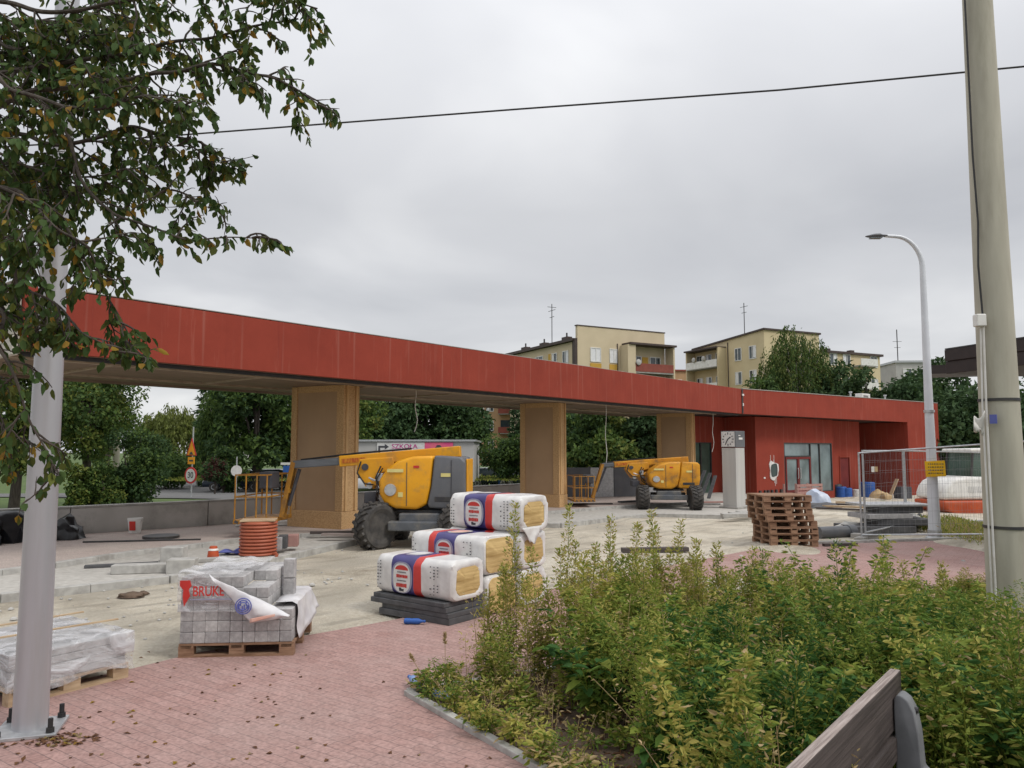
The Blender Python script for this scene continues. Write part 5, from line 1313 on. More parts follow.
for k in range(7):
    MB().box((2.9, -.5, 2+k*2.8), (2.4, 1.0, 1.0)).build('balcony', 'white_paint', bf); window(bf, .9, 0, 2.6+k*2.8, 1.1, 1.4, 'u')
# school building with banner
S0 = atY(361, 450, 50); S1 = atY(474, 450, 50); hs = zpx(441.5, 50)
sc_ = thing('school_building', 'long low pale building with a white and pink school banner', 'building', (S0.x-.8, 50, 0), 0)
m = MB(); m.box(((S1.x-S0.x)/2+.4, 4, hs/2), (S1.x-S0.x+.8, 8, hs)); m.build('wall', 'greywall', sc_)
MB().box(((S1.x-S0.x)/2+.4, 4, hs+.06), (S1.x-S0.x+1.1, 8.3, .12)).build('roof', 'galv', sc_)
ox = S0.x-.8
def lx_(u): return atY(u, 450, 49.9).x-ox
zb_, zt_ = zpx(455.5, 50), zpx(442.6, 50)
bn_ = MB(); bn_.box(((lx_(377)+lx_(424.5))/2, -.06, (zb_+zt_)/2), (lx_(424.5)-lx_(377), .05, zt_-zb_)); bnr = bn_.build('white_banner', 'wrapwhite', sc_)
MB().box(((lx_(424.6)+lx_(453))/2, -.06, (zb_+zt_)/2), (lx_(453)-lx_(424.6), .05, zt_-zb_)).build('pink_banner', 'pink', sc_)
text('SZKOŁA', .40, 'lettering', 'magenta', sc_, ((lx_(389)+lx_(420))/2, -.09, zt_-.26), (R(90), 0, 0), ext=.004, sx=1.12)
m = MB(); rr = random.Random(5)
for k in range(7): m.box((lx_(393)+k*.26, -.09, zt_-.64), (rr.uniform(.08, .17), .01, .16))
m.build('second_line', 'magenta', sc_)
m = MB(); xa = lx_(379.2); m.box((xa, -.09, zt_-.52), (.12, .012, .62)); m.box((xa+.2, -.09, zt_-.27), (.5, .0118, .12)); m.prism([(xa+.36, zt_-.45), (xa+.36, zt_-.09), (xa+.62, zt_-.27)], -.097, -.085); m.build('arrow', 'ink', sc_)
m = MB(); m.prism([(lx_(434), zb_+.2), (lx_(434.5), zb_+.45), (lx_(437), zb_+.68), (lx_(440), zb_+.68), (lx_(442.5), zb_+.48), (lx_(443.5), zb_+.2)], -.1, -.086); m.build('dark_picture', 'ink', sc_)
for x in (1.2, 3.4, 5.6): window(sc_, x, 0, .9, 1.2, 1.0, 'u')
# ================================================================ CARS
def car(label, loc, rz, paint):
    t = thing('parked_car', label, 'car', loc, rz, 'cars parked beyond the wall')
    body = [(-2.05, .32), (-2.1, .62), (-1.95, .86), (-1.45, .92), (1.25, .90), (1.95, .80), (2.1, .60), (2.08, .32)]
    MB().prism(body, -.82, .82).build('body', paint, t, bevel=.07, seg=2, smooth=True)
    MB().prism([(-1.75, .90), (-1.25, 1.36), (-.9, 1.44), (.25, 1.43), (1.15, .90)], -.72, .72).build('glasshouse', 'glass', t, bevel=.05, smooth=True)
    MB().prism([(-1.3, 1.37), (-.95, 1.47), (.3, 1.46), (.42, 1.36)], -.66, .66).build('roof', paint, t, bevel=.03, smooth=True)
    for x in (-1.3, 1.3):
        for y in (-.78, .78):
            w_ = MB().lathe([(.18, -.1), (.31, -.1), (.32, 0), (.31, .1), (.18, .1)], 20, (x, y, .32), axis='Y').build('wheel', 'tyre', t, smooth=True)
            MB().lathe([(.03, -.09), (.18, -.105), (.19, 0), (.18, .105), (.03, .09)], 14, (x, y, .32), axis='Y').build('rim', 'galv', w_, smooth=True)
    for y in (-.6, .6):
        MB().box((2.06, y, .68), (.08, .3, .14)).build('headlight', 'white_paint', t, bevel=.02); MB().box((-2.07, y, .74), (.06, .25, .16)).build('tail_light', 'wrapred', t, bevel=.02)
    for y in (-1, 1): MB().box((.75, y*.87, .98), (.12, .16, .1)).build('mirror', paint, t, bevel=.02)
for u, Y, rz, pt, lab in ((238, 54, 190, 'carpaint_dark', 'dark car parked beyond the wall behind the lift basket'), (268, 57, 186, 'carpaint_light', 'white car parked behind the dark car and the basket'), (487, 62, 150, 'carpaint_light', 'white car parked left of the pedestrian crossing sign'),
        (497, 60, 160, 'carpaint_dark', 'dark car parked directly below the pedestrian crossing sign'), (512, 62, 160, 'carpaint_light', 'white car right of the dark car near the middle pier'), (523, 66, 160, 'carpaint_red', 'silver car peeking out left of the middle pier'), (374, 46, 15, 'carpaint_light', 'pale car behind the larger lift bracket by the nearest pier')):
    q = pxg(u, Y); car(lab, (q[0], q[1], gz(q[0], q[1])+.04), R(rz), pt)
# ================================================================ ROAD SIGNS
Ys = 33.5
q = pxg(193, Ys); rs_ = thing('road_sign', 'orange warning triangle and speed limit disc on one pole by the road', 'road sign', q, R(-26))
MB().cyl((0, .05, 0), (0, .05, 3.1), .03, n=10).build('pole', 'galv', rs_, smooth=True)
zc = lambda v: zpx(v, Ys)
m = MB(); m.prism([(-.30, zc(454.5)), (.30, zc(454.5)), (0, zc(437))], -.02, .0); tri = m.build('warning_triangle', 'sign_red', rs_)
m = MB(); m.prism([(-.235, zc(453.8)), (.235, zc(453.8)), (0, zc(440))], -.026, -.021); m.build('triangle_field', 'sign_orange', tri)
m = MB(); m.prism([(-.12, zc(453.4)), (.12, zc(453.4)), (.04, zc(450.8)), (-.04, zc(450.8))], -.032, -.027); m.build('symbol', 'ink', tri)
m = MB(); m.box((0, -.01, (zc(456)+zc(463))/2), (.40, .02, zc(456)-zc(463))); pl = m.build('supplementary_plate', 'sign_orange', rs_)
m = MB(); m.box((0, -.023, zc(459.5)), (.24, .005, .07)); m.build('plate_lettering', 'ink', pl)
zcen = zc(474); m = MB(); m.lathe([(.0, 0), (.36, 0), (.36, .02), (.0, .02)], 28, (0, -.02, zcen), axis='Y'); ds = m.build('speed_disc', 'sign_red', rs_)
m = MB(); m.lathe([(.0, 0), (.28, 0), (.28, .004), (.0, .004)], 28, (0, -.027, zcen), axis='Y'); m.build('disc_field', 'wrapwhite', ds)
text('30', .36, 'number', 'ink', rs_, (0, -.034, zcen), (R(90), 0, 0))
q = pxg(238, 38); r2 = thing('road_sign', 'round pale road sign seen above the parked dark car', 'road sign', q, 0)
MB().cyl((0, .03, 0), (0, .03, 1.9), .03, n=10).build('pole', 'galv', r2, smooth=True); MB().lathe([(0, 0), (.27, 0), (.27, .02), (0, .02)], 24, (0, -.0, zpx(467, 38)), axis='Y').build('disc', 'skinpaper', r2)
q = pxg(503, 56); r3 = thing('road_sign', 'blue pedestrian crossing sign left of the middle pier', 'road sign', q, 0)
MB().cyl((0, .04, 0), (0, .04, 2.0), .035, n=10).build('pole', 'galv', r3, smooth=True)
zs = zpx(468, 56); MB().box((0, 0, zs), (.66, .03, .78)).build('plate', 'blue', r3); MB().prism([(-.24, zs-.25), (.24, zs-.25), (0, zs+.24)], -.022, -.016).build('triangle', 'wrapwhite', r3)
m = MB(); m.lathe([(0, 0), (.045, 0), (.045, .004), (0, .004)], 12, (0, -.028, zs+.08), axis='Y'); m.beam((0, -.026, zs+.03), (0, -.026, zs-.1), .004, .07); m.beam((0, -.026, zs-.08), (-.07, -.026, zs-.22), .004, .035); m.beam((0, -.026, zs-.08), (.07, -.026, zs-.22), .004, .035); m.build('walking_figure', 'ink', r3)
q = pxg(289, 29); r4 = thing('road_sign', 'blue and white sign peeking out behind the lift basket', 'road sign', q, 0)
MB().cyl((0, .04, 0), (0, .04, 1.6), .03, n=10).build('pole', 'galv', r4, smooth=True); MB().box((0, 0, zpx(469, 29)), (.34, .03, .30)).build('blue_plate', 'blue', r4); MB().box((-.06, -.02, zpx(463, 29)), (.4, .02, .09)).build('white_plate', 'wrapwhite', r4)
q = pxg(118, 29); up = thing('utility_pole', 'slim grey utility pole among the trees under the canopy end', 'utility pole', q, 0)
MB().cyl((0, 0, 0), (0, 0, 6.3), .13, .10, n=12).build('shaft', 'polegrey', up, smooth=True); MB().box((0, 0, 5.9), (.9, .08, .08)).build('crossarm', 'dark_metal', up)
# ================================================================ VEGETATION
def skel_tree(trunk_pts, rad, limbs, n=8):
    m = MB(); m.tube(trunk_pts, rad, n)
    for pts, r0, r1 in limbs: m.tube(pts, list(np.linspace(r0, r1, len(pts))), 6)
    return m
def unit(a): return a/(np.linalg.norm(a, axis=1, keepdims=True)+1e-9)
def broad_tree(name, label, loc, h, r, mats, n=6500, leaf=.22, base=.25, group=None, clusters=38, seed=0, bark='bark', squash=1.0, droop=.0, cat='tree'):
    rs = np.random.default_rng(seed)
    t = thing(name, label, cat, loc, 0, group)
    ch = h*(1-base)/2; cz = h*base+ch
    # clusters within an ellipsoid, biased to the shell
    d = unit(rs.normal(size=(clusters, 3))); rad = rs.uniform(.35, .92, (clusters, 1))
    cc = d*rad*np.array([r, r, ch*squash]); cc[:, 2] += cz
    cr = rs.uniform(.20, .42, clusters)*r
    k = rs.integers(0, clusters, n)
    dv = unit(rs.normal(size=(n, 3))); rr = rs.uniform(.45, 1.05, (n, 1))
    p = cc[k]+dv*rr*cr[k][:, None]*np.array([1, 1, .75])
    p[:, 2] -= droop*rs.uniform(0, 1, n)**2*r*.6
    p[:, 2] = np.maximum(p[:, 2], h*base*.35)
    dirn = dv*.6+rs.normal(size=(n, 3))*.6+np.array([0, 0, -.25-droop])
    L = Leaves(); w = rs.choice(len(mats), n, p=[.5, .35, .15][:len(mats)] if len(mats) == 3 else None)
    # clusters have their own tint
    tint = rs.integers(0, len(mats), clusters)[k]; w = np.where(rs.random(n) < .5, tint, w)
    L.add(p, dirn, rs.uniform(.6, 1.3, n)*leaf*1.5, rs.uniform(.6, 1.2, n)*leaf, w, nrm=dv)
    L.build('crown', mats, t)
    limbs = []
    for i in range(9):
        c = cc[i]; s = Vector((0, 0, h*base*rs.uniform(.7, 1.3)))
        limbs.append(([s, Vector(c)*.5+s*.5+Vector((0, 0, .1*h)), Vector(c)], h*.012, h*.004))
    skel_tree([(0, 0, -.1), (rs.uniform(-.1, .1), 0, h*base), (rs.uniform(-.2, .2), rs.uniform(-.2, .2), cz), (0, 0, h*.85)], [h*.028, h*.022, h*.014, h*.004], limbs).build('trunk', bark, t, smooth=True)
    return t
def conifer(name, label, loc, h, r, mats, n=6000, leaf=.3, group=None, seed=0, base=.06):
    rs = np.random.default_rng(seed); t = thing(name, label, 'tree', loc, 0, group)
    nb = 110; bz = np.sort(rs.uniform(base, .98, nb)); az = rs.uniform(0, 2*math.pi, nb)
    bl = r*(1-bz)**.8*rs.uniform(.7, 1.15, nb)+.1
    k = rs.choice(nb, n, p=bl/bl.sum()); f = rs.uniform(.1, 1, n)**.7
    x = np.cos(az[k])*bl[k]*f; y = np.sin(az[k])*bl[k]*f; z = bz[k]*h-f*bl[k]*.28+f**2*bl[k]*.15
    p = np.stack([x, y, z], 1)+rs.normal(size=(n, 3))*np.array([.12, .12, .09])*r*.5
    out = np.stack([np.cos(az[k]), np.sin(az[k]), -.2+0*k], 1)+rs.normal(size=(n, 3))*.55
    L = Leaves(); L.add(p, out, rs.uniform(.7, 1.3, n)*leaf*1.6, rs.uniform(.6, 1.2, n)*leaf*.55, rs.integers(0, len(mats), n))
    L.build('crown', mats, t)
    limbs = [([Vector((0, 0, bz[i]*h)), Vector((np.cos(az[i])*bl[i], np.sin(az[i])*bl[i], bz[i]*h-bl[i]*.13))], .03, .008) for i in range(0, nb, 3)]
    skel_tree([(0, 0, -.1), (0, 0, h*.5), (0, 0, h)], [h*.018, h*.011, .01], limbs).build('trunk', 'bark', t, smooth=True); return t
def weeping(name, label, loc, h, r, mats, n=9000, leaf=.2, seed=0, bark='bark', hang=.55, base=.2, group=None):
    rs = np.random.default_rng(seed); t = thing(name, label, 'tree', loc, 0, group)
    ns = 260; d = unit(rs.normal(size=(ns, 3))); d[:, 2] = np.abs(d[:, 2])
    s = d*rs.uniform(.55, 1.0, (ns, 1))*np.array([r, r, h*.36]); s[:, 2] += h*.62
    ln = rs.uniform(.15, hang, ns)*h
    k = rs.integers(0, ns, n); f = rs.uniform(0, 1, n)
    p = s[k]+np.stack([d[k, 0]*f*.25*r, d[k, 1]*f*.25*r, -f*ln[k]], 1)+rs.normal(size=(n, 3))*.10
    p[:, 2] = np.maximum(p[:, 2], h*.08)
    dirn = np.stack([d[k, 0]*.3, d[k, 1]*.3, -1+0*f], 1)+rs.normal(size=(n, 3))*.35
    L = Leaves(); L.add(p, dirn, rs.uniform(.7, 1.4, n)*leaf*1.7, rs.uniform(.6, 1.2, n)*leaf*.6, np.where(rs.random(n) < .5, (np.arange(ns) % len(mats))[k], rs.integers(0, len(mats), n)))
    L.build('crown', mats, t)
    limbs = [([Vector((0, 0, h*.3)), Vector((s[i][0]*.5, s[i][1]*.5, h*.62)), Vector(s[i])], .09, .015) for i in range(0, 60, 3)]
    skel_tree([(0, 0, -.1), (0, 0, h*.35), (.1, .1, h*.9)], [h*.022, h*.018, .02], limbs).build('trunk', bark, t, smooth=True); return t
D3 = ['dark', 'mid', 'deep']
T = 'trees behind the canopy'
broad_tree('leafy_tree', 'bushy olive green tree low behind the galvanised pole at far left', pxg(18, 23), 6.0, 2.3, ['mid', 'dark', 'yel'], 15000, .095, .22, T, seed=1)
broad_tree('leafy_tree', 'olive tree right of the galvanised pole under the canopy end', pxg(88, 27), 6.0, 1.9, ['dark', 'mid', 'yel'], 15000, .09, .2, T, seed=2)
broad_tree('leafy_tree', 'narrow dark tree beside the sky gap under the canopy', pxg(106, 33), 6.6, 1.0, ['deep', 'dark', 'mid'], 9000, .10, .15, T, seed=3)
broad_tree('shrub', 'dense dark green shrub above the wall left of the road', pxg(135, 24.2), 2.7, 1.15, ['deep', 'dark', 'mid'], 12000, .07, .05, seed=4, cat='shrub')
broad_tree('shrub', 'brighter green shrub above the wall beside the dark shrub', pxg(100, 22.5), 1.9, .85, ['mid', 'dark', 'yel'], 8000, .07, .04, seed=5, cat='shrub')
weeping('weeping_willow', 'pale yellow green weeping willow beyond the road signs', pxg(172, 70), zpx(390, 70), 3.0, ['willow', 'yel', 'willow'], 9000, .22, 6, hang=.6)
conifer('spruce_tree', 'tall dark spruce right of the weeping willow', pxg(209, 62), 9.5, 1.6, ['needle', 'deep'], 6000, .25, T, 7)
weeping('birch_tree', 'drooping birch left of the pale tower block', pxg(218, 55), 8.3, 1.3, ['dark', 'mid'], 6000, .16, 8, 'birchbark', .45, group=T)
broad_tree('leafy_tree', 'large rounded green tree left of the nearest pier', pxg(258, 52), 8.8, 3.2, D3, 9000, .24, .12, T, seed=9, clusters=50)
broad_tree('leafy_tree', 'dark green tree right behind the nearest pier', pxg(300, 56), 9.0, 3.0, ['deep', 'dark', 'mid'], 8000, .24, .12, T, seed=10, clusters=50)
broad_tree('shrub', 'low shrub between the willow and the road sign', pxg(168, 58), 3.0, 2.6, D3, 4000, .2, .05, seed=11, cat='shrub')
broad_tree('shrub', 'round low shrub right of the road sign', pxg(226, 50), 3.2, 1.5, ['deep', 'dark', 'mid'], 4000, .17, .05, seed=12, cat='shrub')
broad_tree('purple_tree', 'small dark purple leaved tree beside the parked dark car', pxg(217, 41), 1.9, .62, ['purple', 'deep'], 3000, .10, .3, seed=13)
for i, (u, Y, h, r_, lab) in enumerate(((352, 60, 8.5, 2.6, 'lighter green tree just right of the nearest pier'), (388, 78, 11.2, 4.2, 'left dark tree above the school banner'), (425, 80, 11.4, 4.3, 'middle dark tree above the school banner'), (458, 79, 11.0, 3.6, 'right dark tree above the school banner'))):
    if i == 0: broad_tree('leafy_tree', lab, pxg(u, Y), h, r_, ['mid', 'dark', 'yel'], 6000, .22, .1, T, seed=20)
    else: broad_tree('pine_tree', lab, pxg(u, Y), h, r_, ['needle', 'deep', 'dark'], 8500, .30, .05, T, seed=20+i, clusters=60)
broad_tree('leafy_tree', 'round green street tree in front of the peach apartment block', pxg(506, 54), 3.9, 1.9, ['mid', 'dark', 'deep'], 6500, .15, .2, T, seed=25)
conifer('spruce_tree', 'slim dark spruce left of the middle pier', pxg(516, 62), 6.6, 1.0, ['needle', 'deep'], 4500, .2, T, 26)
for i, (u, Y, h, r_, mt, lab) in enumerate(((585, 46, 6.3, 2.0, D3, 'green tree just right of the middle pier'), (618, 48, 6.4, 2.4, ['dark', 'mid', 'yel'], 'widest green tree between the middle and far piers'), (650, 47, 6.2, 2.0, ['deep', 'needle', 'dark'], 'dark tree just left of the far pier'),
        (560, 52, 6.4, 2.2, ['deep', 'dark', 'mid'], 'dark tree partly behind the middle pier'), (600, 43, 3.4, 1.9, ['mid', 'dark', 'yel'], 'low bright tree in front of the trees between the piers'))):
    broad_tree('leafy_tree', lab, pxg(u, Y), h, r_, mt, 7500, .19, .06, T, seed=30+i, clusters=46)
weeping('birch_tree', 'tall birch rising above the red building roof', pxg(797, 62), zpx(312, 62), 3.1, ['mid', 'willow', 'dark'], 16000, .17, 40, 'birchbark', .5)
broad_tree('leafy_tree', 'small tree top peeking above the red fascia between apartment blocks', pxg(690, 66), zpx(374, 66), 2.0, D3, 3500, .2, .1, seed=41)
for i, (u, Y, vt, r_, lab) in enumerate(((762, 58, 366, 2.0, 'dark tree left of the tall birch above the red roof'), (836, 60, 352, 2.6, 'dark pine just right of the tall birch'), (868, 58, 360, 2.6, 'dark pine above the rooftop air unit'), (904, 57, 362, 2.8, 'dark pine left of the street lamp mast'),
        (936, 62, 346, 2.7, 'tallest dark pine behind the street lamp mast'), (962, 52, 372, 3.2, 'broad dark tree right of the red building'), (1000, 47, 375, 3.4, 'dark tree behind the concrete pole'), (1040, 44, 378, 3.2, 'dark tree at the far right edge behind the kiosk'), (950, 46, 405, 2.4, 'low dark tree beside the red building corner'))):
    broad_tree('pine_tree' if i in (1, 2, 3, 4) else 'leafy_tree', lab, pxg(u, Y), zpx(vt, Y), r_, ['needle', 'deep', 'dark'] if i != 0 else D3, 7500, .24, .03, 'trees behind the red building', seed=50+i, clusters=60)
# ---------------------------------------------------------------- overhanging tree at upper left
ft_ = thing('overhanging_tree', 'dark leaved tree with yellowing leaves overhanging the upper left', 'tree', (0, 0, 0))
TR = Vector((-5.6, 4.7, 0))
wood = MB(); wood.tube([TR+Vector((0, 0, -.05)), TR+Vector((.02, 0, 1.5)), TR+Vector((.1, -.05, 2.7)), TR+Vector((.15, -.1, 3.6)), TR+Vector((.2, 0, 5.2)), TR+Vector((.3, 0, 7))], [.19, .16, .14, .12, .08, .03], 14)
wood.build('trunk', 'bark', ft_, smooth=True)
tw = MB(); LV = Leaves(6)
def smooth_path(ps, n=18):
    out = []
    P_ = [ps[0]]+list(ps)+[ps[-1]]
    for i in range(1, len(P_)-2):
        for k in range(n):
            t = k/n; a, b, c, d = P_[i-1], P_[i], P_[i+1], P_[i+2]
            out.append(.5*((2*b)+(c-a)*t+(2*a-5*b+4*c-d)*t*t+(3*b-a-3*c+d)*t**3))
    out.append(ps[-1]); return out
def leaves_on(path, step=.035, start=0.0, big=1.0, dens=1.0):
    acc = 0; B_, D_ = [], []
    for a, b in zip(path, path[1:]):
        acc += (b-a).length
        while acc > step:
            acc -= step
            if random.random() > dens*.97: continue
            d = (b-a).normalized()
            for q in range(random.choice((1, 1, 2))):
                o = Vector((random.gauss(0, 1), random.gauss(0, 1), random.gauss(0, 1))).normalized()
                B_.append(tuple(b+o*.008)); D_.append(tuple(o*.55+d*.35+Vector((0, 0, -.75))))
    n = len(B_)
    if n:
        mi = rng.choice(3, n, p=[.92, .05, .03]); 
        mi = np.where(mi == 0, np.where(rng.random(n) < .35, 0, 3), mi)
        LV.add(np.array(B_), np.array(D_), rng.uniform(.038, .074, n)*big, rng.uniform(.026, .045, n)*big, mi, fold=.16)
def twig(p, d, L_, depth=0, r=.006, dens=1.0):
    pts = [p]; cur = p; dd = d.normalized()
    n = 7
    for k in range(n):
        dd = (dd+Vector((random.gauss(0, .16), random.gauss(0, .16), random.gauss(0, .16)-.09))).normalized()
        cur = cur+dd*(L_/n); pts.append(cur)
    tw.tube(pts, list(np.linspace(r, r*.35, len(pts))), 5, cap=False)
    leaves_on(pts[1:], .030, dens=dens)
    if depth < 1:
        for k in range(2, n):
            if random.random() < .70:
                s = Vector((random.gauss(0, 1), random.gauss(0, 1), random.gauss(0, .7)-.25)).normalized()
                twig(pts[k], dd*.6+s*.8, L_*random.uniform(.35, .6), depth+1, r*.6, dens)
def limb(pix, r0, r1, n_tw, L_, dens=1.0, tail=.25):
    ps = [atY(u, v, Y) if not isinstance(u, Vector) else u for (u, v, Y) in pix]
    path = smooth_path(ps, 12)
    path = [p+Vector((mn.noise((p.x*3, p.z*3, r0*99)), mn.noise((p.z*3, p.x*3, 7)), mn.noise((p.x*3.3, p.y, p.z*3.3))))*.05 for p in path]
    tw.tube(path, list(np.linspace(r0*.62, r1*.8, len(path))), 7, cap=False)
    leaves_on(path[int(len(path)*.5):], .03, dens=dens)
    for k in range(n_tw):
        i = int(len(path)*(tail+(1-tail)*k/n_tw+random.uniform(-.02, .02))); i = min(len(path)-2, max(0, i))
        d = (path[i+1]-path[i]).normalized()
        s = Vector((random.gauss(0, 1), random.gauss(0, 1), random.gauss(0, 1))).normalized()
        twig(path[i], d*.75+s*.75, L_*random.uniform(.5, 1.1)*(1-.45*k/n_tw), 0, .007, dens)
Tp = lambda z, x=.1: (TR+Vector((x, -.05, z)), 0, 0)
limb([Tp(3.3), (-60, 95, 4.6), (60, 60, 4.5), (150, 48, 4.45), (220, 38, 4.4), (300, 18, 4.35)], .035, .006, 22, .55)
limb([Tp(3.2), (-50, 120, 4.4), (60, 90, 4.3), (130, 78, 4.3), (210, 66, 4.2), (270, 78, 4.2), (318, 104, 4.2)], .035, .005, 22, .46)
limb([Tp(3.1), (-50, 140, 4.7), (70, 145, 4.6), (140, 128, 4.5), (185, 140, 4.5), (215, 150, 4.5)], .03, .005, 20, .50)
limb([Tp(3.0), (-40, 110, 4.4), (45, 110, 4.3), (75, 180, 4.2), (115, 215, 4.2), (160, 231, 4.2), (215, 234, 4.2), (266, 237, 4.2)], .026, .003, 15, .34, .85, .3)
limb([Tp(2.9), (-40, 190, 4.3), (40, 215, 4.2), (80, 250, 4.2), (108, 295, 4.1), (128, 345, 4.1)], .025, .004, 16, .40)
limb([Tp(3.6), (-60, 20, 4.5), (60, 12, 4.4), (150, 0, 4.3), (240, -8, 4.3), (318, 8, 4.3)], .03, .005, 20, .50)
limb([Tp(2.6), (-40, 300, 4.1), (0, 350, 4.0), (25, 400, 4.0), (45, 450, 4.0), (52, 478, 4.0)], .02, .003, 12, .34, .8)
limb([Tp(2.8), (-40, 240, 4.1), (20, 285, 4.1), (70, 320, 4.0), (125, 352, 4.0)], .02, .003, 12, .32, .8)
limb([Tp(3.4), (-80, 40, 5.0), (20, 30, 5.0), (90, 15, 5.0), (170, -20, 5.0)], .03, .006, 18, .60)
limb([Tp(3.0), (-80, 160, 5.0), (10, 170, 5.0), (70, 190, 4.9), (120, 180, 4.8)], .03, .006, 20, .60)
limb([Tp(2.9), (-60, 210, 4.9), (0, 240, 4.8), (40, 280, 4.8), (60, 330, 4.7)], .025, .005, 16, .45)
limb([Tp(3.3), (-70, 70, 4.2), (20, 95, 4.1), (90, 110, 4.0), (140, 100, 4.0), (190, 108, 4.0)], .025, .005, 18, .45)
limb([Tp(3.1), (-70, 140, 3.9), (0, 190, 3.9), (60, 225, 3.9), (95, 250, 3.9)], .022, .005, 16, .45)
limb([(130, 210, 4.2), (170, 190, 4.25), (205, 205, 4.3), (225, 215, 4.3)], .006, .002, 7, .22, .7)
limb([(150, 150, 4.4), (195, 150, 4.4), (215, 163, 4.4), (258, 158, 4.4)], .006, .002, 4, .18, .6)
limb([Tp(3.5), (-70, 30, 4.8), (0, 55, 4.75), (70, 40, 4.7), (130, 20, 4.7)], .025, .005, 20, .5)
limb([Tp(3.0), (-80, 130, 4.5), (-20, 145, 4.4), (30, 165, 4.4), (80, 175, 4.35), (150, 170, 4.3)], .022, .005, 20, .45)
limb([Tp(3.2), (-70, 100, 4.9), (30, 110, 4.9), (90, 90, 4.8), (130, 70, 4.8)], .022, .005, 22, .45)
limb([Tp(3.4), (-70, 40, 4.6), (10, 50, 4.6), (60, 30, 4.5), (110, 45, 4.5)], .02, .005, 22, .42)
limb([Tp(3.0), (-80, 150, 4.7), (-20, 170, 4.7), (20, 190, 4.6), (60, 175, 4.6)], .02, .005, 20, .40)
limb([Tp(2.8), (-60, 250, 4.3), (-10, 290, 4.2), (30, 330, 4.15), (70, 345, 4.1)], .018, .004, 16, .36)
limb([Tp(2.6), (-60, 300, 4.4), (-20, 360, 4.3), (0, 410, 4.3), (10, 450, 4.3)], .018, .004, 14, .34)
tw.build('branches', 'bark', ft_, smooth=True)
LV.build('crown', ['tree', 'treeyel', 'yel', 'dark'], ft_)

